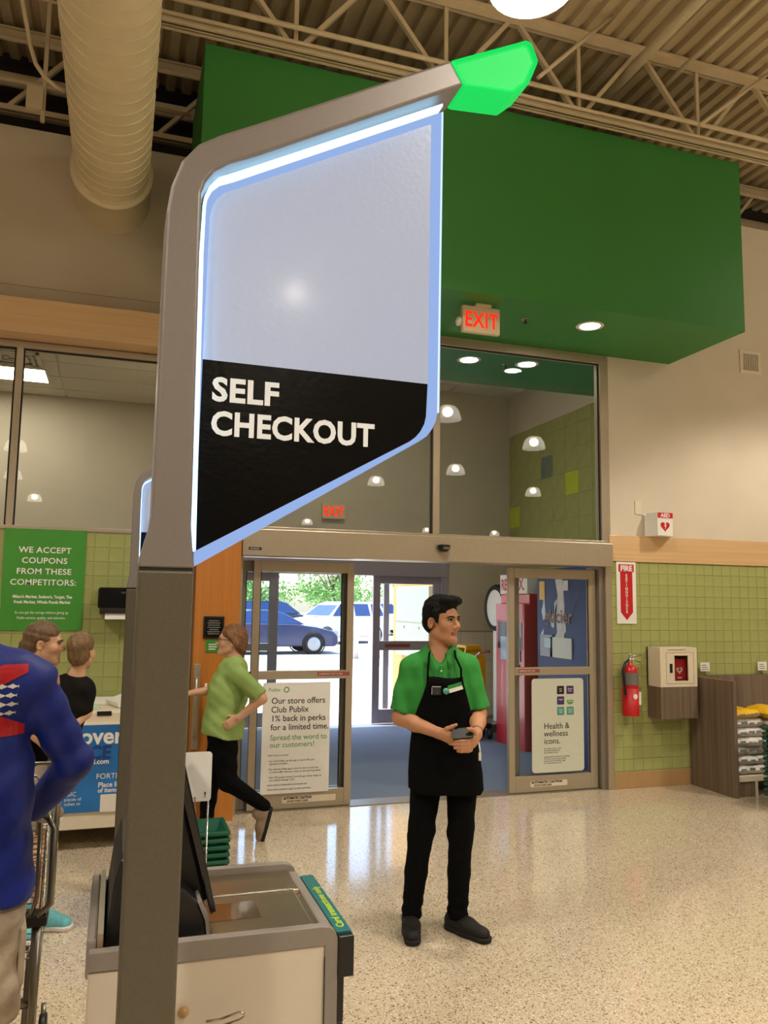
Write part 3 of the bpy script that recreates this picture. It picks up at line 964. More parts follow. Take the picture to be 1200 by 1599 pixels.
for k in range(5):
    bag(5.93, 6.20 + .01 * (k % 2), zz, .36, .30, .098, 'bag_white', 'white printed plastic bag in the second pile at the picture edge, %s from the bottom' % names[k] if k else 'white printed plastic bag lowest in the second pile at the picture edge', .05 * (k % 3 - 1), 40 + k)
    zz += .098
bag(5.90, 6.16, zz, .36, .34, .10, 'bag_yellow', 'yellow and white plastic bag topmost in the second pile', -.1, 61)
for x, lb in ((5.50, 'small white price card clipped on the bin next to the cabinet'), (6.20, 'small white price card clipped on the bin at the right edge')):
    t = thing('price_card', lb, 'price card', (x, 6.58, 1.03), 'price cards on the bin')
    ob('stem', MB().tube([(x, 6.582, 1.03), (x, 6.58, 1.075)], .006, 6), 'chrome', t)
    box('card', (x - .06, x + .05, 6.572, 6.576, 1.07, 1.155), 'white_print', t)
    for k in range(3):
        box('printed_line', (x - .045, x + .035 - .012 * k, 6.5712, 6.572, 1.085 + k * .02, 1.092 + k * .02), 'grey_print', t)

# ------------------------------------------------------------------ hand baskets
mat('basket_green', '0d5a41', .4, noise=(20, .06))
mat('basket_dark', '0a4434', .45, noise=(20, .06))
def basket_proto(name, L, Wd, H, mm):
    """open tapered basket with a wide rim, slotted sides, origin at its bottom"""
    t = thing(name, 'x', 'basket', (0, 0, 0))
    def ring(f, z, inset=0.):
        return [(a * (L / 2 * f - inset), b * (Wd / 2 * f - inset), z) for a, b in ((-1, -1), (1, -1), (1, 1), (-1, 1))]
    mb = MB()
    o_, i_ = ring(.84, 0), ring(1, H)
    oi, ii = ring(.84, .006, .006), ring(1, H, .006)
    mb.add(o_ + i_ + oi + ii, [(0, 1, 2, 3)] + [(k, (k + 1) % 4, 4 + (k + 1) % 4, 4 + k) for k in range(4)] + [(8 + (k + 1) % 4, 8 + k, 12 + k, 12 + (k + 1) % 4) for k in range(4)] + [(8, 11, 10, 9)] + [(4 + k, 4 + (k + 1) % 4, 12 + (k + 1) % 4, 12 + k) for k in range(4)])
    ob('shell', mb, mm, t)
    mb = MB()
    e = .018
    for (x0, x1, y0, y1) in ((-L / 2 - e, L / 2 + e, -Wd / 2 - e, -Wd / 2 + .004), (-L / 2 - e, L / 2 + e, Wd / 2 - .004, Wd / 2 + e), (-L / 2 - e, -L / 2 + .004, -Wd / 2, Wd / 2), (L / 2 - .004, L / 2 + e, -Wd / 2, Wd / 2)):
        mb.box(x0, x1, y0, y1, H - .022, H)
    ob('rim', mb, mm, t, .004)
    return t
def stack(name, x, y, n, dz, L, Wd, H, rz, mm, lab, grp):
    p = basket_proto(name, L, Wd, H, mm)
    p['group'] = grp
    words = ['lowest', 'second', 'third', 'fourth', 'fifth', 'sixth', 'seventh', 'eighth', 'ninth', 'tenth', 'eleventh', 'twelfth', 'thirteenth', 'fourteenth', 'fifteenth', 'sixteenth']
    for k in range(n):
        lb = lab % ('topmost' if k == n - 1 else words[k] + (' from the floor' if k else ''))
        if k == 0:
            p.location = (x, y, .002); p.rotation_euler = (0, 0, rz); p['label'] = lb; ORG[p.name] = Vector(p.location)
        else:
            dup(p, (x, y, .002 + k * dz), rz, lb)
stack('shopping_basket', .50, 5.25, 6, .042, .40, .30, .09, 0, 'basket_green', 'green basket of the low stack behind the checkout, %s', 'baskets stacked behind the checkout')
stack('shopping_basket', 5.62, 5.60, 14, .0425, .44, .34, .12, .35, 'basket_dark', 'dark green basket of the tall stack at the right picture edge, %s', 'baskets stacked at the right edge')

# ------------------------------------------------------------------ left wall: poster, towel dispenser, ice freezer
mat('poster_green', '3f8a2c', .45, noise=(3, .05), bump=(6, .3))
pg = thing('coupon_poster', 'green poster about competitor coupons on the left tiled wall', 'poster', (-.545, W - .014, 1.45))
Y2 = W - .0145
box('sheet', (-.835, -.255, Y2 - .004, Y2, 1.45, 2.215), 'poster_green', pg)
cxp = -.545
for s, sz, z in (('WE ACCEPT', .062, 2.035), ('COUPONS', .062, 1.955), ('FROM THESE', .062, 1.873), ('COMPETITORS:', .062, 1.79)):
    txt('lettering', s, sz, face_y(cxp, Y2 - .0052, z), 'white_print', pg, bold=.0008, align='CENTER', sx=1.05, spacing=1.05)
for s, sz, z in (("Milam's Market, Sedano's, Target, The", .0315, 1.692), ('Fresh Market, Whole Foods Market', .0315, 1.652)):
    txt('lettering', s, sz, face_y(cxp, Y2 - .0052, z), 'white_print', pg, bold=.0008, align='CENTER', sx=.86)
for s, sz, z in (('So you get the savings without giving up', .027, 1.575), ('Publix service, quality, and selection.', .027, 1.535)):
    txt('lettering', s, sz, face_y(cxp, Y2 - .0052, z), 'white_print', pg, align='CENTER', sx=.86)
td = thing('towel_dispenser', 'black paper towel dispenser on the green tiles', 'towel dispenser', (.03, 6.5, 1.56))
ob('body', MB().prism(rrect(-.145, .20, 1.62, 1.78, .02), 'y', 6.42, 6.60), 'black_gloss', td, .006)
ob('chin', MB().prism([(6.60, 1.62), (6.43, 1.62), (6.46, 1.585), (6.60, 1.575)], 'x', -.13, .19), 'black_plastic', td)
ob('paper_sheet', MB().prism([(6.47, 1.585), (6.475, 1.585), (6.465, 1.54), (6.46, 1.54)], 'x', -.09, .16), 'white_print', td)
txt('lettering', 'tork', .03, face_y(.02, 6.418, 1.735), 'grey_print', td)

mat('ice_blue', '1f6fb5', .3, noise=(2.2, .3), coat=.3)
mat('ice_text', '123f86', .4, noise=(30, .05))
fz = thing('ice_freezer', 'low cream freezer with a blue ice advert standing by the tiled wall', 'freezer', (-.7, 6.27, 0))
box('body', (-1.6, .28, 5.95, 6.60, .23, .93), 'cream_plastic', fz, .02)
box('base', (-1.55, .26, 5.955, 6.60, .145, .24), 'cream_plastic', fz, .008)
for x in (-1.45, .16):
    box('foot', (x, x + .08, 6.0, 6.5, 0, .15), 'black_plastic', fz)
box('advert_panel', (-1.55, .25, 5.942, 5.951, .26, .84), 'ice_blue', fz)
box('front_vent', (-.10, -.005, 5.945, 5.951, .895, .925), 'black_plastic', fz)
box('trim_strip', (-1.55, .25, 5.940, 5.951, .835, .85), 'white_plastic', fz)
for s, sz, x, z, mm, bd in (('Discover', .15, -.47, .71, 'white_print', .004), ('ICE', .12, -.17, .61, 'ice_text', .004), ('P', .09, .045, .62, 'black_print', .001), ('brand.com', .045, -.20, .575, 'white_print', .001), ('FORTIFY', .05, -.085, .475, 'white_print', 0), ('Place limit', .045, -.07, .42, 'white_print', .001), ('of items', .04, -.07, .385, 'white_print', .001), ('MAGIC', .04, -.33, .37, 'white_print', 0), ('pieces of', .03, -.28, .34, 'white_print', 0), ('cubes to', .03, -.28, .31, 'white_print', 0)):
    txt('lettering', s, sz, face_y(x, 5.941, z), mm, fz, bold=bd)
box('picture_patch', (-.05, .07, 5.9405, 5.942, .255, .37), 'white_plastic', fz)
for i, (x, y, rz, mm, lb) in enumerate(((-.22, 6.12, .2, 'green_print', 'green flyer lying on the cream freezer'), (-.12, 6.43, -.1, 'white_print', 'white flyer lying at the back of the cream freezer'), (.10, 6.2, .3, 'white_print', 'white folder leaning on the cream freezer next to the post'))):
    M = Matrix.Translation((x, y, .932)) @ Matrix.Rotation(rz, 4, 'Z')
    if i == 2:
        M = Matrix.Translation((0, 0, .035)) @ M @ Matrix.Rotation(-.3, 4, 'Y')
    t = ob('flyer', MB(M).box(-.11, .11, -.14, .14, .0, .012 + .01 * i), mm if i != 0 else 'paper_mint')if i else None
    if i == 0:
        mat('paper_mint', 'bcd9bd', .6, noise=(12, .12))
        t = ob('flyer', MB(M).box(-.11, .11, -.14, .14, .0, .018), 'paper_mint')
    tag(t, lb, 'flyer', 'papers on the freezer')

# notices and pull handle on the pillar
nb = thing('framed_notice', 'small black framed notice on the wooden pillar', 'notice', (.725, 6.46, 1.395))
box('frame', (.645, .805, 6.455, 6.469, 1.395, 1.57), 'black_plastic', nb, .004)
box('sheet', (.66, .79, 6.452, 6.456, 1.41, 1.555), 'black_gloss', nb)
for k in range(7):
    w_ = (.04, .05, .045, .05, .035, .05, .045)[k]
    box('printed_line', (.725 - w_, .725 + w_, 6.4512, 6.452, 1.53 - k * .017, 1.538 - k * .017), 'grey_print', nb)
gs = thing('green_notice', 'small green sign under the framed notice on the pillar', 'sign', (.73, 6.46, 1.285))
box('plate', (.668, .79, 6.464, 6.469, 1.285, 1.385), 'poster_green', gs, .002)
for k in range(3):
    box('printed_line', (.69, .765 - .01 * k, 6.4632, 6.464, 1.345 - k * .018, 1.353 - k * .018), 'white_print', gs)
ph = thing('pull_handle', 'tall brushed metal pull plate on the wooden pillar', 'handle', (.61, 6.45, .55))
box('plate', (.585, .635, 6.455, 6.469, .55, 1.20), 'alu', ph, .003)
ob('grip', MB().tube([(.605, 6.465, 1.1), (.605, 6.42, 1.09), (.605, 6.42, .65), (.605, 6.465, .64)], .01, 8), 'alu', ph)

# posters on the sliding doors
pw = thing('door_poster', 'white poster about perks on the left sliding door', 'poster', (1.45, 6.655, .135))
box('sheet', (1.165, 1.735, 6.655, 6.6625, .135, 1.025), 'white_print', pw)
YP = 6.6542
txt('lettering', 'Publix', .04, face_y(1.21, YP, .955), 'green_print', pw)
ob('round_logo', MB().lathe([(.016, YP), (.023, YP - .0006), (.024, YP)], (1.36, 0, .967), 20, 'y'), 'green_print', pw)
for k, s in enumerate(('Our store offers', 'Club Publix', '1% back in perks', 'for a limited time.')):
    txt('lettering', s, .070, face_y(1.235, YP, .855 - k * .071), 'black_print', pw, bold=.0004, sx=.97)
for k, s in enumerate(('Spread the word to', 'our customers!')):
    txt('lettering', s, .062, face_y(1.232, YP, .562 - k * .058), 'green_print', pw, sx=.97)
for k, (s, z) in enumerate((('Here is how it works:', .435), ('\u2022 Join Club Publix, use the app to scan it. Plus you', .39), ('   get easy e-receipts.', .368), ('\u2022 Pay with the Publix app at store to earn on each day,', .325), ('   an online offer when you shop our participating stores.', .302), ('\u2022 Get a 5% percent reward now through winter today, as', .26), ('   you redeem through 12/31.', .238), ('Learn more at clubpublix.com/onepercent.', .20), ('Terms and conditions apply to every purchase.', .165))):
    txt('lettering', s, .021, face_y(1.22, YP, z), 'grey_print', pw, sx=.92)
mat('poster_pale', 'cfd2bf', .5, noise=(30, .02))
pr = thing('door_poster', 'cream poster about health and wellness icons on the right sliding door', 'poster', (3.905, 6.655, .18))
ob('sheet', MB().prism(rrect(3.635, 4.175, .178, 1.018, .03), 'y', 6.655, 6.6625), 'poster_pale', pr)
mat('icon_purple', '4a2a6a', .5, noise=(30, .05)); mat('icon_teal', '4f9a8c', .5, noise=(30, .05))
for i, (mm) in enumerate(('black_print', 'icon_purple', 'icon_purple', 'green_print', 'icon_teal', 'icon_teal')):
    x = 3.895 + (i % 2) * .10; z = .875 - (i // 2) * .095
    if i == 3:
        pts = [(x + .0375 + .0375 * math.cos(a), z + .0375 + .0375 * math.sin(a)) for a in [PI + PI * k / 12 for k in range(13)]]
        ob('icon', MB().prism(pts, 'y', YP - .0004, YP + .0006), mm, pr)
    else:
        ob('icon', MB().prism(rrect(x, x + .075, z, z + .075, .008), 'y', YP - .0004, YP + .0006), mm, pr)
    txt('lettering', ('low\nsalt', 'gluten\nfree', 'vegan', 'USDA\norganic', 'heart\nwise', 'whole\ngrain')[i], .02, face_y(x + .0375, YP - .0012, z + .042), 'white_print', pr, align='CENTER')
for k, s in enumerate(('Health &', 'wellness', 'icons.')):
    txt('lettering', s, .076, face_y(3.755, YP, .565 - k * .067), 'black_print', pr, sx=.98)
for k, s in enumerate(('To make it easy to find', 'the products that suit', 'your lifestyle today', '', 'Learn more at publix.com/wellness', 'Products vary by store and by', 'season, see the shelf for tags', 'on every item we carry.')):
    if s:
        txt('lettering', s, .019, face_y(3.755, YP, .385 - k * .0185), 'grey_print', pr)

# ------------------------------------------------------------------ vestibule machines
mat('machine_red', 'd02030', .3, noise=(4, .05), coat=.3)
mat('machine_pink', 'e0707c', .4, noise=(4, .05))
mat('screen_blue', '9fb8cc', .2, noise=(6, .1), coat=.3)
rk = thing('rental_kiosk', 'red rental kiosk with white header standing in the vestibule', 'kiosk', (4.95, 8.9, 0))
ob('body', MB().prism([(4.55, 0), (5.35, 0), (5.35, 1.82), (4.62, 1.82), (4.62, 1.70), (4.55, 1.70)], 'y', 8.50, 9.25), 'machine_red', rk, .01)
box('header', (4.60, 5.35, 8.52, 9.23, 1.82, 2.06), 'white_print', rk, .006)
txt('lettering', 'REDBOX.', .19, face_nx(4.598, 9.20, 1.87), 'red_print', rk, bold=.004, sx=.78)
box('band', (4.545, 4.56, 8.53, 9.22, 1.50, 1.70), 'machine_pink', rk)
box('recess', (4.545, 4.56, 8.56, 9.19, 1.15, 1.48), 'black_gloss', rk)
box('screen', (4.538, 4.547, 8.60, 9.10, 1.02, 1.30), 'screen_blue', rk)
box('slot', (4.535, 4.55, 8.62, 8.80, .85, .98), 'black_plastic', rk)
mat('water_blue', '123a80', .5, noise=(1.6, .4), spec=.3)
mat('water_ice', 'b9cfe2', .3, noise=(7, .35))
mat('water_foam', 'd5c9c6', .4, noise=(6, .2))
mat('rust_text', '8a5a4a', .5, noise=(20, .2))
wm = thing('water_machine', 'tall blue water vending machine behind the right sliding door', 'vending machine', (5.05, 7.8, 0))
box('body', (4.62, 5.52, 7.25, 8.33, 0, 2.10), 'water_blue', wm, .02)
box('front_panel', (4.612, 4.622, 7.28, 8.30, 1.12, 2.05), 'water_blue', wm)
rnd = random.Random(4)
for k in range(9):
    y = 7.70 + .5 * rnd.random(); z = 1.30 + .5 * rnd.random()
    pts = [(y + (.03 + .05 * rnd.random()) * math.cos(a) * .7, z + (.05 + .09 * rnd.random()) * math.sin(a)) for a in [2 * PI * q / 9 for q in range(9)]]
    ob('splash', MB().prism(pts, 'x', 4.6095, 4.612), 'water_ice', wm)
ob('water_column', MB().prism([(7.72, 1.30), (7.84, 1.30), (7.88, 1.55), (7.84, 1.80), (7.90, 2.0), (7.74, 2.0), (7.70, 1.7)], 'x', 4.609, 4.611), 'water_foam', wm)
txt('lettering', 'glacier', .21, face_nx(4.606, 8.12, 1.50), 'rust_text', wm, bold=.004, sx=1.05)
box('dispense_bay', (4.60, 4.62, 7.55, 8.0, 1.12, 1.34), 'white_plastic', wm)
box('control_panel', (4.60, 4.62, 7.95, 8.22, 1.12, 1.36), 'black_gloss', wm)
box('coin_screen', (4.596, 4.601, 7.98, 8.12, 1.22, 1.32), 'screen_blue', wm)
box('price_notice', (4.606, 4.612, 7.62, 7.72, 1.85, 1.96), 'white_print', wm)
box('yellow_notice', (4.606, 4.612, 8.12, 8.24, 1.75, 1.96), 'bag_yellow', wm)
sc_ = thing('weighing_scale', 'round-dial weighing scale half hidden behind the red kiosk', 'scale', (5.05, 10.15, 0))
ob('dial_rim', MB().lathe([(.25, -.08), (.31, -.085), (.325, -.06), (.325, .06), (.31, .085), (0, .085)], (5.05, 10.15, 1.64), 30, 'x'), 'gasket', sc_)
ob('dial_face', MB().lathe([(0, -.075), (.255, -.075)], (5.05, 10.15, 1.64), 30, 'x'), 'white_print', sc_)
box('column', (4.98, 5.12, 10.08, 10.22, .1, 1.34), 'white_plastic', sc_, .01)
box('platform', (4.75, 5.30, 9.9, 10.4, 0, .10), 'alu_dark', sc_, .01)
mat('caution_yellow', 'd9a90a', .5, noise=(7, .12), bump=(9, .4))
ys = thing('caution_banner', 'yellow folding caution banner in front of the white tiles', 'caution sign', (4.50, 9.85, 0))
ob('front_flap', MB().prism([(4.30, .12), (4.66, .05), (4.64, .95), (4.57, 1.14), (4.37, 1.14), (4.32, .95)], 'y', 9.75, 9.78), 'caution_yellow', ys)
ob('back_flap', MB().prism([(4.30, .0), (4.66, .0), (4.58, 1.13), (4.36, 1.13)], 'y', 10.02, 10.05), 'caution_yellow', ys)
ob('top_fold', MB().box(4.36, 4.58, 9.76, 10.04, 1.11, 1.145), 'caution_yellow', ys, .01)
txt('lettering', 'CAUTION', .05, face_y(4.36, 9.748, 1.06), 'black_print', ys, sx=.9)
ct = thing('trolley', 'chrome handled trolley beside the red kiosk', 'trolley', (4.5, 9.40, 0))
ob('handle_frame', MB().tube([(4.345, 9.42, .15), (4.345, 9.42, .95), (4.36, 9.42, 1.03), (4.41, 9.42, 1.08), (4.50, 9.42, 1.09), (4.545, 9.42, 1.09)], .018, 10), 'chrome', ct)
box('deck', (4.33, 4.545, 9.35, 9.62, .14, .2), 'black_plastic', ct, .01)
for k, (x, y) in enumerate(((4.36, 9.38), (4.52, 9.38), (4.36, 9.58), (4.52, 9.58))):
    ob('wheel', MB().lathe([(0, -.015), (.06, -.015), (.07, -.005), (.07, .005), (.06, .015), (0, .015)], (x, y, .07), 16, 'x'), 'black_plastic', ct)

# ------------------------------------------------------------------ outside
struct(box('floor_pavement', (-30, 60, 10.95, 21, -.16, -.04), 'concrete'))
struct(box('floor_carpark', (-60, 100, 21, 120, -.2, -.05), 'asphalt'))
we = struct(box('wall_outside_pier', (5.05, 8.0, 11.05, 14.7, -.05, 5.0), 'stucco'))
eb = thing('electrical_cabinet', 'pale grey electrical cabinet on the sunlit wall outside', 'cabinet', (5.0, 13.3, .75))
box('body', (4.93, 5.049, 12.55, 14.2, .75, 1.98), 'box_grey', eb, .01)
box('door_seam', (4.926, 4.931, 12.55, 14.2, 1.345, 1.36), 'alu_dark', eb)
for y in (13.0, 13.75):
    ob('knob', MB().lathe([(0, -.01), (.035, -.008), (.035, 0)], (4.93, y, 1.27), 12, 'x'), 'alu_dark', eb)
mat('car_blue', '1f2f5c', .25, noise=(3, .06), coat=.8)
mat('car_white', 'e4e4e2', .3, noise=(3, .02), coat=.6)
mat('car_navy', '18243f', .25, noise=(3, .06), coat=.6)
mat('car_silver', 'b6bac0', .3, .4, noise=(3, .03), coat=.5)
mat('car_glass', '1b3a70', .08, noise=(3, .1), coat=.5)
mat('tyre', '1e1e1f', .8, noise=(20, .1))
mat('tail_red', 'c23038', .3, noise=(10, .05))
def car(kind, loc, rz, paint, label):
    """side profile in (x = length, z); nose towards +x"""
    t = thing('car', label, 'car', loc, 'cars in the car park', rz)
    if kind == 'sedan':
        Lw, body = 4.6, [(-2.3, .42), (-2.28, .78), (-2.2, .93), (-1.7, .98), (-.9, 1.02), (.75, 1.0), (1.5, .90), (2.1, .76), (2.28, .6), (2.3, .35), (2.2, .25), (-2.2, .25)]
        cab = [(-1.75, .97), (-1.05, 1.36), (-.6, 1.44), (.05, 1.43), (.45, 1.33), (1.15, .97)]
    else:
        Lw, body = 4.7, [(-2.32, .45), (-2.34, .95), (-2.25, 1.12), (1.0, 1.10), (1.6, 1.05), (2.15, .95), (2.32, .75), (2.35, .4), (2.25, .28), (-2.25, .28)]
        cab = [(-2.22, 1.1), (-1.95, 1.62), (-1.75, 1.72), (.1, 1.74), (.5, 1.64), (1.25, 1.1)]
    def local(mb):
        mb.v = [(p[0] + loc[0], p[1] + loc[1], p[2] + loc[2]) for p in mb.v]
        return mb
    w = .9
    mb = MB()
    n = len(body)
    vs = []
    for y, s in ((-w, .94), (-w + .1, 1.0), (w - .1, 1.0), (w, .94)):
        vs += [(p[0] * (.985 if abs(y) == w else 1), y, .6 + (p[1] - .6) * s) for p in body]
    fs = [tuple(range(n - 1, -1, -1)), tuple(range(3 * n, 4 * n))]
    for k in range(3):
        fs += [(k * n + i, k * n + (i + 1) % n, (k + 1) * n + (i + 1) % n, (k + 1) * n + i) for i in range(n)]
    ob('body', local(mb.add(vs, fs)), paint, t, .03)
    n = len(cab)
    def cabin(ins, zs, yo):
        m_ = MB(); vs = []
        top = max(p[1] for p in cab); b0 = cab[0][1]
        for s in (-1, 1):
            for p in cab:
                f = (p[1] - b0) / (top - b0)
                vs.append((p[0] * ins + (.0), s * (w - .06 - .2 * f + yo), b0 + (p[1] - b0) * zs))
        fs = [tuple(range(n - 1, -1, -1)), tuple(range(n, 2 * n))] + [(i, (i + 1) % n, n + (i + 1) % n, n + i) for i in range(n)]
        return m_.add(vs, fs)
    cb = ob('cabin', local(cabin(1, 1, 0)), paint, t, .03)
    # side windows, windscreen and rear window as thin panes on the cabin
    top = max(p[1] for p in cab); b0 = cab[0][1]
    def side(s, xa, xb, za, zb, sl0, sl1):
        y = lambda z: s * (w - .06 - .2 * (z - b0) / (top - b0) + .006)
        return MB().add([(xa, y(za), za), (xb, y(za), za), (xb - sl1, y(zb), zb), (xa + sl0, y(zb), zb)], [(0, 1, 2, 3)])
    for s in (-1, 1):
        if kind == 'sedan':
            segs = ((-1.45, -.45, .5, .02), (-.38, .9, .02, .55))
        else:
            segs = ((-2.0, -1.25, .22, .05), (-1.15, -.25, .03, .03), (-.15, 1.05, .03, .55))
        for xa, xb, s0, s1 in segs:
            ob('window', local(side(s, xa, xb, b0 + .04, top - .09, s0, s1)), 'car_glass', t, fix=False)
    def cross(pa, pb, off):
        f = lambda z: (w - .14 - .2 * (z - b0) / (top - b0))
        a, b = Vector((pa[0], 0, pa[1])), Vector((pb[0], 0, pb[1]))
        d = (b - a); a2 = a + d * .1; b2 = a + d * .9
        nn = Vector((-d.z, 0, d.x)).normalized() * off
        return MB().add([tuple(a2 + nn + Vector((0, -f(a2.z), 0))), tuple(a2 + nn + Vector((0, f(a2.z), 0))), tuple(b2 + nn + Vector((0, f(b2.z), 0))), tuple(b2 + nn + Vector((0, -f(b2.z), 0)))], [(0, 1, 2, 3)])
    ob('rear_window', local(cross(cab[0], cab[1], .008)), 'car_glass', t)
    ob('windscreen', local(cross(cab[-1], cab[-2], -.008)), 'car_glass', t)
    for x in (-1.4, 1.42):
        for s in (-1, 1):
            wh = ob('wheel', local(MB().lathe([(.0, -.10), (.30, -.10), (.335, -.08), (.335, .08), (.30, .10), (0, .10)], (x, s * .84, .335), 22, 'y')), 'tyre', t)
            ob('hub', local(MB().lathe([(0, .115 * s), (.2, .112 * s), (.225, .098 * s)], (x, s * .84, .335), 18, 'y')), 'car_silver', wh)
            ob('arch', local(MB().lathe([(.36, .09 * s - .01), (.40, .075 * s), (.36, .06 * s)], (x, s * .84, .335), 22, 'y')), 'tyre', t)
    for s in (-1, 1):
        ob('tail_light', local(MB().box(-2.36, -2.25, s * .62 - .16, s * .62 + .16, .8, .95 if kind == 'sedan' else 1.05)), 'tail_red', t)
        ob('head_light', local(MB().box(2.1, 2.3, s * .62 - .18, s * .62 + .18, .62, .76)), 'car_silver', t)
    t.rotation_euler = (0, 0, rz)
    return t
car('sedan', (4.75, 27.0, -.05), .05, 'car_blue', 'dark blue sedan parked nearest the doors')
car('suv', (8.9, 33.2, -.05), math.radians(-152), 'car_white', 'white sport utility car parked behind the blue sedan')
car('suv', (7.2, 39.5, -.05), math.radians(12), 'car_navy', 'dark sport utility car behind the white one')
car('suv', (13.2, 41.0, -.05), math.radians(5), 'car_white', 'white car farthest right in the car park row')
car('sedan', (1.4, 41, -.05), math.radians(10), 'car_silver', 'silver car far left in the car park')
car('sedan', (6.0, 47, -.05), math.radians(4), 'car_silver', 'silver car far behind the dark one')
for x, y, lb in ((6.98, 24.2, 'white bollard in front of the blue sedan wheel'), (7.75, 24.4, 'white bollard right of the blue sedan nose')):
    t = thing('bollard', lb, 'bollard', (x, y, -.05), 'white bollards at the kerb')
    ob('post', MB().lathe([(0, -.05), (.19, -.05), (.19, .78), (.17, .85), (.1, .89), (0, .90)], (x, y, 0), 18), 'white_plastic', t)
mat('leaf_a', '7fae58', .6, noise=(3, .25)); mat('leaf_b', '5f9a4a', .6, noise=(3, .25)); mat('bark', '7a6a55', .9, noise=(8, .2))
def tree(x, y, h, rw, seed, lb, mm):
    rnd = random.Random(seed)
    t = thing('tree', lb, 'tree', (x, y, -.05), 'trees beyond the car park')
    mb = MB().tube([(x, y, -.1), (x + .1, y, h * .25), (x, y + .1, h * .5)], [.22, .17, .10], 8)
    for k in range(6):
        a = k * 1.05 + rnd.random()
        mb.tube([(x + .05, y, h * (.22 + .04 * k)), (x + .5 * rw * math.cos(a), y + .5 * rw * math.sin(a), h * (.45 + .05 * k))], [.09, .03], 6)
    ob('trunk', mb, 'bark', t)
    rs = np.random.RandomState(seed)
    n = 5200
    cl = rs.rand(26, 3); cc = np.c_[np.cos(cl[:, 0] * 6.28) * np.sqrt(cl[:, 1]) * rw * .75, np.sin(cl[:, 0] * 6.28) * np.sqrt(cl[:, 1]) * rw * .75, h * (.12 + .8 * cl[:, 2])]
    idx = rs.randint(0, 26, n)
    dv = rs.randn(n, 3); dv /= np.linalg.norm(dv, axis=1)[:, None]
    c = cc[idx] + dv * (rs.rand(n)[:, None] ** .45) * np.array([rw * .36, rw * .36, h * .13])
    a = rs.randn(n, 3); a /= np.linalg.norm(a, axis=1)[:, None]
    b = np.cross(a, rs.randn(n, 3)); b /= np.linalg.norm(b, axis=1)[:, None]
    s = (.07 + .09 * rs.rand(n))[:, None]
    V = np.stack([c - a * s, c + b * s * .55, c + a * s, c - b * s * .55], 1).reshape(-1, 3)
    me = arrays_mesh('foliage', V, np.arange(4 * n).reshape(-1, 4), False)
    setm(me, mm)
    f = link('foliage', me, t, (x, y, -.05))
    f['kind'] = 'stuff'
for i, (x, y, h, rw) in enumerate(((6.5, 52, 6.5, 3.4), (13.5, 52, 7, 3.4), (21, 54, 7, 3.6), (10, 61, 8, 3.8), (-1, 54, 7, 3.6), (18, 66, 9, 4.5), (2, 67, 9, 4.5), (28, 65, 9, 4.5))):
    tree(x, y, h, rw, 70 + i, ['leafy tree straight behind the dark parked car', 'leafy tree behind the white parked cars', 'leafy tree at the right end of the car park', 'tall leafy tree in the second row behind the car park', 'leafy tree at the left end of the car park', 'broad leafy tree in the back row, right of the middle', 'broad leafy tree in the back row, left', 'broad leafy tree in the back row, far right'][i], 'leaf_a' if i % 2 else 'leaf_b')
# ------------------------------------------------------------------ lane sign on its post
mat('post_paint', '625c4e', .42, .35, noise=(180, .06), bump=(500, .15))
mat('frame_paint', '87807c', .40, .25, noise=(120, .03))
mat('frame_light', 'a69c92', .40, .25, noise=(120, .03))
mat('sign_black', '030506', .22, noise=(30, .1), bump=(60, .06), coat=.0, spec=.35)
mat('sign_white', 'a9b4ca', .22, noise=(30, .01), bump=(75, .05), coat=.3, emit='a9c2f6', estr=.22)
emis('led_strip', 'a8dcff', 3.4)
emis('guide_edge', 'a3c0f8', .85)
emis('guide_rim', 'c8e0ff', 1.3)
mat('text_white', 'dfe4e6', .4, noise=(30, .02), emit='ffffff', estr=.12)
m = mat('green_lens', '0aa548', .5, noise=(3, .1), spec=.2, emit='06f068', estr=.62)

OUT = [(.033, 1.762), (.037, 1.785), (.052, 1.844), (.055, 1.872), (.056, 2.38), (.057, 2.506), (.064, 2.564), (.084, 2.625), (.116, 2.668), (.162, 2.699), (.237, 2.740), (.698, 3.000)]
INN = [(.733, 2.944), (.239, 2.666), (.185, 2.639), (.152, 2.614), (.135, 2.587), (.127, 2.561), (.128, 2.419), (.134, 1.89), (.133, 1.847), (.141, 1.785), (.144, 1.762)]
TIP = [(.700, 3.002), (.905, 3.106), (.921, 3.105), (.940, 3.058), (.914, 2.994), (.872, 2.957), (.735, 2.945)]
PAN = [(.147, 1.768), (.645, 2.071), (.664, 2.085), (.677, 2.103), (.686, 2.122), (.690, 2.145), (.696, 2.896), (.199, 2.622), (.168, 2.607), (.151, 2.591), (.140, 2.568), (.136, 2.540)]
GW = [(.147, 2.211), (.664, 2.208), (.667, 2.856), (.199, 2.602), (.178, 2.590), (.162, 2.573), (.154, 2.553), (.150, 2.528)]
GB = [(.1455, 1.799), (.620, 2.068), (.634, 2.079), (.646, 2.093), (.656, 2.112), (.660, 2.13), (.6635, 2.208), (.147, 2.211)]
LED = [(.199, 2.6265), (.690, 2.8965), (.690, 2.9035), (.197, 2.6325), (.164, 2.6155), (.145, 2.592), (.1355, 2.567), (.1325, 2.44), (.1395, 1.86), (.144, 1.80), (.147, 1.80), (.138, 2.44), (.139, 2.54), (.142, 2.568), (.152, 2.591), (.169, 2.608)]
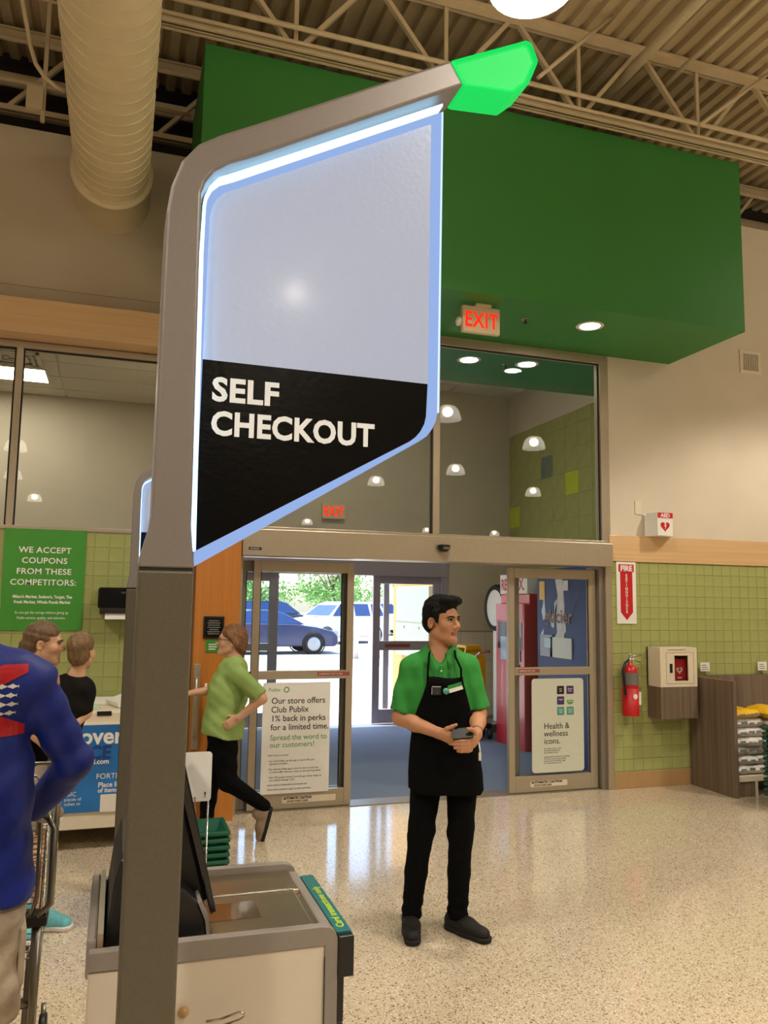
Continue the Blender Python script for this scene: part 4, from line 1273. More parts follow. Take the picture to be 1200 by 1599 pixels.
def lane_sign(label, ox, YF, sx, sy, sz, text):
    """post and lit sign; ox shifts it, sx sy sz shrink it about its post and its seam"""
    YB = YF + .11 * sy
    q = lambda L: [(.033 + ox + (p[0] - .033) * sx, 1.762 + (p[1] - 1.762) * sz) for p in L]
    yy = lambda y: YF + (y - 1.66) * sy
    sg = thing('lane_sign', label, 'sign', (.09 + ox, (YF + YB) / 2, 0))
    box('post', (.035 + ox, .033 + ox + .109 * sx, YF + .002, YB - .002, 0, 1.757), 'post_paint', sg, .006)
    ob('frame', MB().prism(q(OUT + INN), 'y', YF, YB), 'frame_paint', sg, .007 * sx, seg=3)
    box('seam', (.037 + ox, .033 + ox + .107 * sx, YF + .005, YB - .005, 1.755, 1.764), 'gasket', sg)
    pts = q(TIP)
    cxl = sum(p[0] for p in pts) / len(pts); czl = sum(p[1] for p in pts) / len(pts)
    vs = []; n = len(pts)
    for y, f in ((YF + .012, .90), (YF + .002, 1.0), (YB - .002, 1.0), (YB - .012, .90)):
        vs += [(cxl + (p[0] - cxl) * f, y, czl + (p[1] - czl) * f) for p in pts]
    fs_ = [tuple(range(n - 1, -1, -1)), tuple(range(3 * n, 4 * n))]
    for k in range(3):
        fs_ += [(k * n + i, k * n + (i + 1) % n, (k + 1) * n + (i + 1) % n, (k + 1) * n + i) for i in range(n)]
    ob('light_tip', MB().add(vs, fs_), 'green_lens', sg, .006)
    ob('light_guide', MB().prism(q(PAN), 'y', yy(1.709), yy(1.729)), 'guide_edge', sg)
    ob('white_graphic', MB().prism(q(GW), 'y', yy(1.706), yy(1.709)), 'sign_white', sg)
    ob('black_graphic', MB().prism(q(GB), 'y', yy(1.706), yy(1.709)), 'sign_black', sg)
    if text:
        txt('lettering', 'SELF', .071, face_y(.169, 1.7052, 2.124), 'text_white', sg, bold=.0024, sx=1.02, spacing=1.05)
        txt('lettering', 'CHECKOUT', .071, face_y(.169, 1.7052, 2.050), 'text_white', sg, bold=.0024, sx=.915, spacing=1.05)
    ob('led_strip', MB().prism(q(LED), 'y', yy(1.688), yy(1.732)), 'led_strip', sg)
    ob('guide_rim', MB().prism(q([(.689, 2.145), (.6955, 2.894), (.6995, 2.896), (.6935, 2.143)]), 'y', yy(1.707), yy(1.731)), 'guide_rim', sg)
    return sg
lane_sign('tall grey post with lit SELF CHECKOUT sign and green tip', 0, 1.66, 1, 1, 1, True)
lane_sign('second lit lane sign on a grey post, mostly hidden behind the big post', .010, 5.06, .62, .8, .76, False)

# ------------------------------------------------------------------ self checkout machine
mat('kiosk_grey', '8d857d', .45, .1, noise=(60, .03))
mat('kiosk_cream', 'd3c8b6', .45, noise=(6, .02))
mat('plate_steel', 'b3a793', .3, 1., noise=(2, .05), stretch=(60, 1, 60))
mat('scan_glass', '4a3218', .05, noise=(4, .3), coat=.8)
mat('card_teal', '1f6a70', .35, noise=(20, .05))
mat('card_lime', 'b6d23a', .5, noise=(20, .05))
kk = thing('checkout_machine', 'cream and grey self checkout machine behind the post', 'checkout', (.25, 2.19, 0))
KX0, KX1, KY0, KY1 = -.03, .54, 1.95, 2.46
# cream cabinet with grey rounded rim
box('cabinet', (KX0 + .006, KX1 - .03, KY0 + .004, KY1 - .004, .10, .885), 'kiosk_cream', kk, .004)
box('plinth', (KX0 + .03, KX1 - .05, KY0 + .04, KY1 - .04, 0, .10), 'black_plastic', kk)
rim = [(KX0 + .001, .887), (.508, .884), (.512, .10), (.542, .10), (.540, .895), (.534, .914), (.520, .924), (.50, .927), (.13, .930), (.13, .927), (KX0 + .006, .927)]
ob('side_rim', MB().prism(rim, 'y', KY0, KY0 + .028), 'kiosk_grey', kk, .004)
ob('side_rim', MB().prism(rim, 'y', KY1 - .028, KY1), 'kiosk_grey', kk, .004)
box('end_rim', (.514, .541, KY0 + .028, KY1 - .028, .10, .905), 'kiosk_grey', kk, .006)
box('end_rim', (KX0, KX0 + .022, KY0 + .028, KY1 - .028, .86, .945), 'kiosk_grey', kk, .006)
box('inner_wall', (KX0 + .022, KX0 + .035, KY0 + .028, KY1 - .028, .86, .955), 'plate_steel', kk)
box('deck_plate', (.10, .515, KY0 + .028, KY1 - .028, .88, .900), 'plate_steel', kk)
box('door_seam', (.507, .509, KY0 - .0012, KY0, .12, .86), 'gasket', kk)
sp = box('scale_plate', (.222, .495, 2.005, 2.252, .898, .913), 'steel_brushed', kk, .004)
box('scan_window', (.247, .378, 2.088, 2.20, .9128, .9145), 'scan_glass', sp)
box('plate_edge', (.225, .495, 2.254, 2.262, .898, .917), 'chrome', kk, .002)
box('rear_plate', (.225, .515, 2.264, 2.43, .898, .910), 'steel_brushed', kk, .004)
# card payment strip on a black front box
box('front_box', (.540, .580, 1.945, 2.39, .808, .902), 'black_plastic', kk, .004)
box('front_box_lower', (.540, .560, 1.96, 2.39, .70, .81), 'black_plastic', kk, .004)
cs_ = ob('card_strip', MB().prism(rrect(.541, .578, 1.965, 2.38, .004), 'z', .902, .906), 'card_teal', kk)
txt('lettering', 'Card transactions only', .028, Matrix.Translation((.568, 1.99, .9066)) @ Matrix.Rotation(PI / 2, 4, 'Z'), 'card_lime', kk, sx=1.12, bold=.0003)
# screen seen edge-on with its black housing
mb = MB().prism([(.264, .945), (.250, .940), (.150, 1.30), (.160, 1.315), (.172, 1.312)], 'y', 2.06, 2.40)
ob('screen', mb, 'black_gloss', kk, .004)
ob('screen_back', MB().prism([(.247, .96), (.155, 1.29), (.11, 1.22), (.15, 1.05), (.20, .95)], 'y', 2.10, 2.36), 'black_plastic', kk, .01)
ob('housing', MB().prism([(.0, .86), (.235, .86), (.238, .90), (.232, .945), (.215, .985), (.18, 1.02), (.09, 1.06), (.036, 1.10), (.022, 1.04)], 'y', 2.02, 2.40), 'black_plastic', kk, .008)
ob('housing_trim', MB().prism([(.235, .86), (.246, .86), (.247, .90), (.240, .95), (.222, .99), (.215, .985), (.232, .945), (.238, .90)], 'y', 2.018, 2.402), 'kiosk_grey', kk)
ob('housing_cap', MB().prism([(.03, 1.04), (.10, 1.06), (.11, 1.13), (.04, 1.11)], 'y', 2.06, 2.36), 'post_paint', kk, .006)
ob('hook', MB().tube([(.235, 1.945, .755), (.262, 1.92, .768), (.300, 1.905, .784), (.312, 1.905, .782), (.314, 1.905, .774), (.304, 1.905, .768), (.268, 1.92, .754), (.245, 1.945, .742)], .0028, 8), 'chrome', kk)
ob('knob', MB().ell((.183, 1.945, .782), (.013, .012, .012)), 'tan_base', kk)
box('bag_shelf', (.545, .60, 2.0, 2.3, .58, .64), 'black_plastic', kk, .02)
# white card on a thin rod at the back of the machine
wc = thing('card_holder', 'blank white card on a thin rod behind the machine', 'card holder', (.285, 2.49, 0))
ob('card', MB().prism(rrect(.195, .290, 1.106, 1.248, .010), 'y', 2.494, 2.498), 'white_print', wc)
ob('rod', MB().tube([(.283, 2.50, 1.16), (.283, 2.50, .0)], .0028, 8), 'chrome', wc)
ob('rod_foot', MB().lathe([(0, 0), (.05, 0), (.045, .008), (0, .01)], (.283, 2.53, 0), 18), 'chrome', wc)
ob('arrow_mark', MB().prism([(.272, 1.118), (.2735, 1.118), (.2735, 1.127), (.276, 1.127), (.2725, 1.134), (.269, 1.127), (.272, 1.127)], 'y', 2.4932, 2.494), 'black_print', wc)
ob('clip', MB().tube([(.205, 2.493, 1.118), (.245, 2.493, 1.118), (.247, 2.493, 1.05)], .002, 6), 'chrome', wc)

# ------------------------------------------------------------------ shopping cart at the left edge
mat('cart_steel', '8f8b80', .3, .9, noise=(30, .05))
mat('cart_green', '2fa32f', .4, noise=(20, .05))
ct = thing('shopping_cart', 'steel shopping cart with green handle in front of the man in blue', 'cart', (-.48, 3.1, 0))
CX0, CX1 = -.66, -.185
def rail(name, path, r, m='cart_steel', n=10):
    return ob(name, MB().tube(path, r, n), m, ct)
rail('upright', [(CX1, 2.72, .16), (CX1, 2.72, .745)], .0145)
rail('upright', [(CX0, 2.72, .16), (CX0, 2.72, .745)], .0145)
rail('inner_upright', [(CX1 - .035, 2.86, .16), (CX1 - .02, 2.80, .62)], .010)
rail('side_rail', [(CX1, 2.70, .75), (CX1 + .035, 2.72, .78), (CX1 + .035, 2.72, 1.0), (CX1 + .01, 2.74, 1.03), (CX1, 3.55, .98)], .011)
rail('side_rail', [(CX1 - .02, 2.70, .75), (CX1 - .005, 2.72, .80), (CX1 - .005, 2.72, 1.02)], .007)
rail('side_rail', [(CX0, 2.70, .75), (CX0 - .035, 2.72, .78), (CX0 - .035, 2.72, 1.0), (CX0, 3.55, .98)], .011)
rail('lower_frame', [(CX1, 2.72, .50), (CX0, 2.72, .49)], .011)
rail('lower_frame', [(CX1, 2.72, .46), (CX1 - .04, 3.5, .36), (CX0 + .04, 3.5, .36), (CX0, 2.72, .46)], .012)
rail('base_frame', [(CX1, 2.72, .17), (CX1 - .05, 3.55, .15), (CX0 + .05, 3.55, .15), (CX0, 2.72, .17)], .013)
box('corner_bumper', (CX1 - .035, CX1 + .03, 2.69, 2.76, .725, .755), 'black_plastic', ct, .006)
box('corner_bumper', (CX0 - .03, CX0 + .035, 2.69, 2.76, .725, .755), 'black_plastic', ct, .006)
rail('handle', [(CX0 - .01, 2.69, 1.055), (CX1 - .005, 2.69, 1.055)], .017, 'cart_green', 12)
rail('handle_bracket', [(CX1 - .035, 2.69, 1.055), (CX1 - .01, 2.71, 1.05), (CX1 + .01, 2.74, 1.03)], .010)
rail('child_seat_frame', [(CX0 + .03, 2.96, .95), (CX0 + .03, 2.96, 1.15), (CX1 + .025, 2.96, 1.15), (CX1 + .025, 2.96, .95)], .006)
rail('child_seat_frame', [(CX0 + .06, 2.93, .93), (CX0 + .06, 2.93, 1.115), (CX1 - .04, 2.93, 1.115), (CX1 - .03, 2.93, 1.10), (CX1 - .03, 2.93, .93)], .005)
mb = MB()
for k in range(22):
    z = .62 + k * .0175
    mb.tube([(CX1 + .012, 2.74, z), (CX1 - .01, 3.5, z + .0)], .0022, 5)
    mb.tube([(CX0 - .012, 2.74, z), (CX0 + .01, 3.5, z)], .0022, 5)
    mb.tube([(CX0, 2.745, z), (CX1, 2.745, z)], .0022, 5)
    mb.tube([(CX0 + .01, 3.5, z), (CX1 - .01, 3.5, z)], .0022, 5)
for k in range(6):
    y = 2.76 + k * .147
    mb.tube([(CX1, y, .61), (CX1 + .01, y, 1.0)], .003, 5)
    mb.tube([(CX0, y, .61), (CX0 - .01, y, 1.0)], .003, 5)
for k in range(20):
    x = CX0 + (CX1 - CX0) * k / 19
    mb.tube([(x, 2.745, .615), (x, 3.5, .63)], .0022, 5)
ob('wire_basket', mb, 'cart_steel', ct)['kind'] = 'stuff'
ob('hanging_flap', MB().prism([(2.80, .30), (2.83, .30), (2.80, .62), (2.77, .62)], 'x', CX1 - .13, CX1 - .07), 'black_plastic', ct, .004)
box('price_card', (CX1 - .07, CX1 - .03, 2.735, 2.741, .93, 1.0), 'cart_green', ct)
for x in (CX0 + .01, CX1 - .01):
    for y in (2.76, 3.48):
        ob('wheel', MB().lathe([(0, -.014), (.055, -.014), (.064, -.006), (.064, .006), (.055, .014), (0, .014)], (x, y, .064), 18, 'x'), 'black_plastic', ct)
        rail('fork', [(x, y, .06), (x, y, .16)], .010)
# ------------------------------------------------------------------ people: smooth bodies from blended volumes
def V3(*a):
    return np.array(a, float)

class Vol:
    """blended volume; every op is (sign, k, lo, hi, fn)"""
    def __init__(s):
        s.ops = []
    def cone(s, a, b, ra, rb, k=.02, flat=None, sign=1):
        a, b = np.array(a, float), np.array(b, float)
        ba = b - a; L2 = max(ba @ ba, 1e-9)
        def fn(X, Y, Z):
            px, py, pz = X - a[0], Y - a[1], Z - a[2]
            t = np.clip((px * ba[0] + py * ba[1] + pz * ba[2]) / L2, 0, 1)
            qx, qy, qz = px - t * ba[0], py - t * ba[1], pz - t * ba[2]
            r = ra + (rb - ra) * t
            if flat is not None:
                n, f = flat
                d = qx * n[0] + qy * n[1] + qz * n[2]
                e = d * (f - 1)
                qx = qx + n[0] * e; qy = qy + n[1] * e; qz = qz + n[2] * e
            return np.sqrt(qx * qx + qy * qy + qz * qz) - r
        m = max(ra, rb)
        s.ops.append((sign, k, np.minimum(a, b) - m, np.maximum(a, b) + m, fn))
        return s
    def ell(s, c, r, k=.02, R=None, sign=1):
        c, r = np.array(c, float), np.array(r, float)
        R = np.eye(3) if R is None else np.array(R)
        def fn(X, Y, Z):
            px, py, pz = X - c[0], Y - c[1], Z - c[2]
            q = [R[0, i] * px + R[1, i] * py + R[2, i] * pz for i in range(3)]
            k0 = np.sqrt((q[0] / r[0]) ** 2 + (q[1] / r[1]) ** 2 + (q[2] / r[2]) ** 2)
            k1 = np.sqrt((q[0] / r[0] ** 2) ** 2 + (q[1] / r[1] ** 2) ** 2 + (q[2] / r[2] ** 2) ** 2) + 1e-9
            return k0 * (k0 - 1) / k1
        m = r.max() if not np.allclose(R, np.eye(3)) else r
        s.ops.append((sign, k, c - m, c + m, fn))
        return s
    def half(s, p, n, k=.004):
        """cut away everything on the side the normal points to"""
        p, n = np.array(p, float), np.array(n, float); n = n / np.linalg.norm(n)
        s.ops.append((0, k, None, None, lambda X, Y, Z: (X - p[0]) * n[0] + (Y - p[1]) * n[1] + (Z - p[2]) * n[2]))
        return s
    def halfbox(s, p, n, lo, hi, k=.004):
        p, n = np.array(p, float), np.array(n, float); n = n / np.linalg.norm(n)
        s.ops.append((0, k, np.array(lo, float), np.array(hi, float), lambda X, Y, Z: (X - p[0]) * n[0] + (Y - p[1]) * n[1] + (Z - p[2]) * n[2]))
        return s
    def wave(s, fn):
        s.ops.append((2, 0, None, None, fn))
        return s
    def bounds(s):
        lo = np.min([o[2] for o in s.ops if o[0] == 1], 0); hi = np.max([o[3] for o in s.ops if o[0] == 1], 0)
        return lo - .02, hi + .02
    def evaluate(s, X, Y, Z, D, axes=None):
        for sign, k, lo, hi, fn in s.ops:
            if sign == 2:
                D += fn(X, Y, Z).astype(np.float32); continue
            if axes is not None and lo is not None:
                sl = []
                for ax, l, h in zip(axes, lo, hi):
                    pad = k + .02 if sign != 0 else 0
                    i0 = np.searchsorted(ax, l - pad); i1 = np.searchsorted(ax, h + pad)
                    sl.append(slice(max(0, i0 - 1), i1 + 1))
                sl = tuple(sl)
                x, y, z = X[sl[0]], Y[:, sl[1]], Z[:, :, sl[2]]
            else:
                sl = Ellipsis; x, y, z = X, Y, Z
            d = fn(x, y, z).astype(np.float32)
            a = D[sl]
            if sign == 1:
                h = np.maximum(k - np.abs(a - d), 0) / max(k, 1e-6)
                D[sl] = np.minimum(a, d) - h * h * k * .25
            else:
                d = -d if sign == -1 else d
                h = np.maximum(k - np.abs(a - d), 0) / max(k, 1e-6)
                D[sl] = np.maximum(a, d) + h * h * k * .25
        return D
    def at(s, P):
        P = np.asarray(P, float).reshape(-1, 3)
        X, Y, Z = P[:, 0], P[:, 1], P[:, 2]
        D = np.full(len(P), 1.0, np.float32)
        return s.evaluate(X, Y, Z, D)
    def mesh(s, name, h=.006):
        lo, hi = s.bounds()
        n = np.ceil((hi - lo) / h).astype(int) + 1
        ax = [lo[i] + h * np.arange(n[i]) for i in range(3)]
        X = ax[0][:, None, None]; Y = ax[1][None, :, None]; Z = ax[2][None, None, :]
        D = np.full(tuple(n), .15, np.float32)
        s.evaluate(X, Y, Z, D, ax)
        V, Q = surface_nets(D, lo, h)
        return arrays_mesh(name, V, Q, True)

def surface_nets(D, lo, h):
    neg = D < 0
    nx, ny, nz = D.shape
    cnt = np.zeros((nx - 1, ny - 1, nz - 1), np.int8)
    for i in (0, 1):
        for j in (0, 1):
            for k in (0, 1):
                cnt += neg[i:nx - 1 + i, j:ny - 1 + j, k:nz - 1 + k]
    act = np.argwhere((cnt > 0) & (cnt < 8))
    idx = np.full(cnt.shape, -1, np.int32)
    idx[act[:, 0], act[:, 1], act[:, 2]] = np.arange(len(act))
    corner = [(i, j, k) for i in (0, 1) for j in (0, 1) for k in (0, 1)]
    vals = {c: D[act[:, 0] + c[0], act[:, 1] + c[1], act[:, 2] + c[2]] for c in corner}
    S = np.zeros((len(act), 3)); N = np.zeros(len(act))
    for a in corner:
        for ax in range(3):
            if a[ax] == 0:
                b = list(a); b[ax] = 1; b = tuple(b)
                va, vb = vals[a], vals[b]
                m = (va < 0) != (vb < 0)
                t = np.where(m, va / np.where(m, va - vb, 1), 0)
                p = np.tile(np.array(a, float), (len(act), 1)); p[:, ax] = t
                S += p * m[:, None]; N += m
    V = lo + h * (act + S / N[:, None])
    quads = []
    for ax in range(3):
        sl0 = [slice(None)] * 3; sl1 = [slice(None)] * 3
        sl0[ax] = slice(0, -1); sl1[ax] = slice(1, None)
        a = neg[tuple(sl0)]; b = neg[tuple(sl1)]
        e = np.argwhere(a != b)
        o1, o2 = [x for x in range(3) if x != ax]
        ok = (e[:, o1] > 0) & (e[:, o2] > 0) & (e[:, o1] < D.shape[o1] - 1) & (e[:, o2] < D.shape[o2] - 1)
        e = e[ok]
        ins = a[e[:, 0], e[:, 1], e[:, 2]]
        def g(d1, d2):
            q = e.copy(); q[:, o1] += d1; q[:, o2] += d2
            return idx[q[:, 0], q[:, 1], q[:, 2]]
        q = np.stack([g(-1, -1), g(0, -1), g(0, 0), g(-1, 0)], 1)
        flip = ins if ax != 1 else ~ins
        q[~flip] = q[~flip][:, ::-1]
        quads.append(q)
    return V, np.concatenate(quads)

def decal(vol, polys, off=.002, y0=-.5, name='print', cells=None):
    """flat shapes given in x,z pressed onto the side of a volume that faces -y"""
    vs, fs = [], []
    for poly in polys:
        n = len(vs)
        P = np.array([(p[0], y0, p[1]) for p in poly], float)
        y = np.full(len(P), y0)
        for it in range(60):
            d = vol.at(np.c_[P[:, 0], y, P[:, 2]])
            y = y + np.clip(d * .8, -.02, .03)
        for p, yy in zip(P, y):
            vs.append((p[0], yy - off, p[2]))
        fs.append(tuple(range(n, n + len(poly))))
    mb = MB(); mb.add(vs, fs)
    return mb

def grid_polys(poly, step=.012):
    """cut a convex-ish polygon into small cells so it can follow a curved surface"""
    bm = bmesh.new()
    vs = [bm.verts.new((p[0], 0, p[1])) for p in poly]
    bm.faces.new(vs)
    xs = [p[0] for p in poly]; zs = [p[1] for p in poly]
    x = min(xs) + step
    while x < max(xs):
        bmesh.ops.bisect_plane(bm, geom=bm.verts[:] + bm.edges[:] + bm.faces[:], plane_co=(x, 0, 0), plane_no=(1, 0, 0)); x += step
    z = min(zs) + step
    while z < max(zs):
        bmesh.ops.bisect_plane(bm, geom=bm.verts[:] + bm.edges[:] + bm.faces[:], plane_co=(0, 0, z), plane_no=(0, 0, 1)); z += step
    out = [[(v.co.x, v.co.z) for v in f.verts] for f in bm.faces]
    bm.free()
    return out

def rotz3(a):
    c, s = math.cos(a), math.sin(a)
    return np.array([[c, -s, 0], [s, c, 0], [0, 0, 1]])
def rotx3(a):
    c, s = math.cos(a), math.sin(a)
    return np.array([[1, 0, 0], [0, c, -s], [0, s, c]])

def head_ops(v, c, yaw, pitch=0., s=1., neck=None, nr=.056, jaw=1., lips=True, nose=1.):
    """head around ear level c, face towards -y turned by yaw (positive = towards +x)"""
    R = rotz3(yaw) @ rotx3(pitch)
    T = lambda x, y, z: np.array(c) + R @ (np.array([x, y, z]) * s)
    e = lambda p, r, k=.02, sg=1: v.ell(T(*p), np.array(r) * s, k * s, R, sg)
    co = lambda a, b, ra, rb, k=.015, sg=1: v.cone(T(*a), T(*b), ra * s, rb * s, k * s, None, sg)
    if neck is not None:
        v.cone(T(0, .022, -.05), neck, nr * s, nr * s * 1.06, .03)
    e((0, .012, .038), (.074, .094, .084))
    e((0, -.030, -.026), (.056, .060, .080), .03)
    for q in (-1, 1):
        co((q * .046, .004, -.060), (q * .010, -.068, -.099), .018 * jaw, .015 * jaw, .03)
        e((q * .041, -.058, -.022), (.022, .024, .022), .025)
        e((q * .076, .016, -.010), (.009, .019, .030), .008)
        e((q * .079, .010, -.008), (.004, .010, .017), .006, -1)
    e((0, -.076, -.094), (.018, .016, .015), .02)
    co((-.034, -.079, .026), (.034, -.079, .026), .012, .012, .016)
    for q in (-1, 1):
        e((q * .031, -.093, .006), (.019, .014, .012), .012, -1)
    co((0, -.084, .016), (0, -.103 - .006 * nose, -.026), .008, .0115, .012)
    for q in (-1, 1):
        e((q * .0105, -.096, -.031), (.008, .010, .008), .008)
    if lips:
        e((0, -.087, -.0560), (.019, .008, .006), .006)
        e((0, -.086, -.0675), (.016, .008, .007), .006)
        e((0, -.0985, -.0615), (.024, .006, .0022), .004, -1)
    return T, R

def face_bits(root, T, R, s, c, brow='hair_dark', iris='iris_dark'):
    """eyes and eyebrows as small meshes"""
    def place(mb):
        return mb
    for q in (-1, 1):
        p = T(q * .031, -.0755, .0055)
        e = ob_local('eye', MB().ell(tuple(p), (.0112 * s,) * 3, 14, 10), 'eye_white', root)
        d = R @ np.array([0, -1, 0])
        pi = p + d * .0068 * s
        ob_local('iris', MB().ell(tuple(pi), (.0062 * s,) * 3, 12, 8), iris, e)
        pts = [T(q * x, y, z) for x, y, z in ((.013, -.0935, .0205), (.026, -.0935, .0265), (.040, -.086, .0265), (.050, -.074, .0195))]
        ob_local('eyebrow', MB().tube([tuple(a) for a in pts], [.0036 * s, .0046 * s, .0042 * s, .002 * s], 6), brow, root)
        lid = [T(q * x, y, z) for x, y, z in ((.018, -.0835, .0075), (.024, -.0880, .0128), (.032, -.0885, .0145), (.040, -.0845, .0118), (.0455, -.0770, .0060))]
        ob_local('eyelid', MB().tube([tuple(a) for a in lid], [.0016 * s, .0026 * s, .0028 * s, .0026 * s, .0016 * s], 6), brow, root)

def ob_local(name, mb, m, parent, bevel=0., kind=None):
    """mesh given in the root's own (turned) frame"""
    me = bpy.data.meshes.new(name)
    V = np.array(mb.v)
    me.from_pydata(V.tolist(), [], mb.f)
    me.polygons.foreach_set('use_smooth', mb.sm)
    bm = bmesh.new(); bm.from_mesh(me)
    bmesh.ops.recalc_face_normals(bm, faces=bm.faces)
    bm.to_mesh(me); bm.free()
    setm(me, m)
    o = link(name, me, parent, ORG[parent.name])
    if bevel:
        b = o.modifiers.new('bevel', 'BEVEL'); b.width = bevel; b.segments = 2
    return o

def vol_ob(name, vol, m, parent, h=.006, regions=None):
    me = vol.mesh(name, h)
    setm(me, m)
    if regions:
        n = len(me.polygons)
        C = np.empty(n * 3, np.float32); me.polygons.foreach_get('center', C); C = C.reshape(-1, 3)
        mi = np.zeros(n, np.int32)
        for i, test in regions:
            mi[test(C)] = i
        me.polygons.foreach_set('material_index', mi)
    return link(name, me, parent, ORG[parent.name])

def finger(v, pts, r0=.0088, r1=.0070, k=.004):
    n = len(pts) - 1
    for i in range(n):
        v.cone(pts[i], pts[i + 1], r0 + (r1 - r0) * i / n, r0 + (r1 - r0) * (i + 1) / n, k)

def hand(v, wrist, fwd, nrm, side, curl=.5, s=1., spread=.0):
    """palm and five fingers; fwd = towards the fingertips, nrm = out of the back of the hand, side = towards the thumb"""
    w = np.array(wrist, float); f = np.array(fwd, float); f /= np.linalg.norm(f)
    n = np.array(nrm, float); n -= f * (n @ f); n /= np.linalg.norm(n)
    t = np.array(side, float); t -= f * (t @ f); t -= n * (t @ n); t /= np.linalg.norm(t)
    P = lambda a, b, c: w + (f * a + t * b + n * c) * s
    for b in (-.024, -.008, .008, .024):
        v.cone(P(.012, b * .7, 0), P(.088, b, 0), .015 * s, .012 * s, .012)
    L = ((-.026, .062), (-.009, .074), (.009, .078), (.026, .070))
    for b, l in L:
        a0 = P(.088, b, .002)
        an = curl * .6; p1 = a0 + (f * math.cos(an) - n * math.sin(an)) * l * .45 * s
        an2 = curl * 1.5; p2 = p1 + (f * math.cos(an2) - n * math.sin(an2)) * l * .33 * s
        an3 = curl * 2.3; p3 = p2 + (f * math.cos(an3) - n * math.sin(an3)) * l * .24 * s
        finger(v, [a0, p1, p2, p3], .0090 * s, .0072 * s)
    a0 = P(.030, .030, -.006)
    finger(v, [P(.015, .018, -.002), a0, P(.058, .050, -.016 * (1 + curl)), P(.082, .054, -.03 * (1 + curl))], .0125 * s, .0085 * s, .008)

def shoe(root, ankle, ang, m_upper, m_sole, L=.27, tilt=0., w=1., lace=None, name='shoe'):
    """shoe with its toe towards -y turned by ang; tilt lifts the heel about the toe"""
    v = Vol()
    v.cone((0, .035, .045), (0, -.07, .046), .040 * w, .043 * w, .03)
    v.cone((0, -.07, .044), (0, -L + .105, .036), .043 * w, .038 * w, .03, (np.array([0, 0, 1.]), 1.15))
    v.cone((0, .02, .06), (0, .012, .098), .040 * w, .040 * w, .03)
    v.half((0, 0, .018), (0, 0, -1), .004)
    so = Vol()
    so.cone((0, .035, .02), (0, -.06, .02), .045 * w, .044 * w, .02)
    so.cone((0, -.06, .02), (0, -L + .100, .02), .047 * w, .043 * w, .02)
    so.half((0, 0, 0), (0, 0, -1), .004).half((0, 0, .026), (0, 0, 1), .004)
    M = Matrix.Translation(ankle) @ Matrix.Rotation(ang, 4, 'Z')
    if tilt:
        M = M @ Matrix.Rotation(tilt, 4, 'X')
    a = vol_ob(name, v, m_upper, root, .005)
    a.data.transform(M)
    b = so.mesh('sole', .005); setm(b, m_sole); b.transform(M)
    link('sole', b, a, ORG[root.name])
    if lace:
        mb = MB()
        for k in range(5):
            y = -.03 - k * .022; z = .098 - k * .0085
            mb.tube([(-.026, y, z - .016), (0, y - .004, z), (.026, y, z - .016)], .0032, 5)
        mb.v = [tuple(M @ Vector(p)) for p in mb.v]
        ob_local('laces', mb, lace, a)
    return a

def person(label, M2, rz):
    t = thing('person', label, 'person', (M2[0], M2[1], 0), None, rz)
    return t

def torso_flat(yaw, f):
    return (np.array([math.sin(yaw), -math.cos(yaw), 0.]), f)

mat('skin_tan', 'b98460', .5, noise=(9, .06), sub=.12)
mat('skin_fair', 'd3a585', .5, noise=(9, .06), sub=.12)
mat('skin_red', 'c58a6c', .5, noise=(9, .08), sub=.12)
mat('lip_tan', '9a5f4c', .45, noise=(30, .05))
mat('lip_fair', 'b9756a', .45, noise=(30, .05))
mat('hair_dark', '0a0705', .7, spec=.2, noise=(60, .4), bump=(120, .8), stretch=(1, 1, .25))
mat('hair_auburn', '7d5535', .5, noise=(70, .3), bump=(120, .8), stretch=(1, 1, .25))
mat('hair_brown', '6a5138', .5, noise=(70, .3), bump=(120, .8), stretch=(1, 1, .25))
mat('hair_boy', '7a5f40', .55, noise=(80, .3), bump=(130, .8), stretch=(1, 1, .3))
mat('hair_grey', '7b6a5e', .7, noise=(150, .2))
mat('eye_white', 'bdb5ab', .25, noise=(20, .02), coat=.4)
mat('iris_dark', '1b110b', .15, noise=(20, .05), coat=.5)
mat('shirt_green', '2a8a33', .8, noise=(14, .10), bump=(26, .35))
mat('shirt_lime', '93b062', .8, noise=(12, .08), bump=(20, .5))
mat('shirt_blue', '0c2684', .6, noise=(6, .12), bump=(14, .5))
mat('black_cloth', '050506', .95, spec=.15, noise=(30, .2), bump=(30, .35))
mat('black_shirt', '141210', .9, spec=.2, noise=(20, .15), bump=(22, .4))
mat('apron_black', '050506', .95, spec=.15, noise=(30, .2), bump=(16, .4))
mat('khaki', 'b3a48e', .85, noise=(16, .08), bump=(24, .5))
mat('grey_shorts', '8d8374', .85, noise=(16, .1), bump=(24, .5))
mat('shoe_black', '0c0b0b', .7, noise=(40, .15))
mat('sole_black', '131211', .8, noise=(40, .15))
mat('shoe_teal', '63b3bd', .6, noise=(60, .12), bump=(200, .4))
mat('lace_blue', '1f84ae', .6, noise=(30, .1))
mat('sole_white', 'd6cfcb', .6, noise=(30, .05))
mat('shoe_tan', '8f7a62', .7, noise=(30, .1))

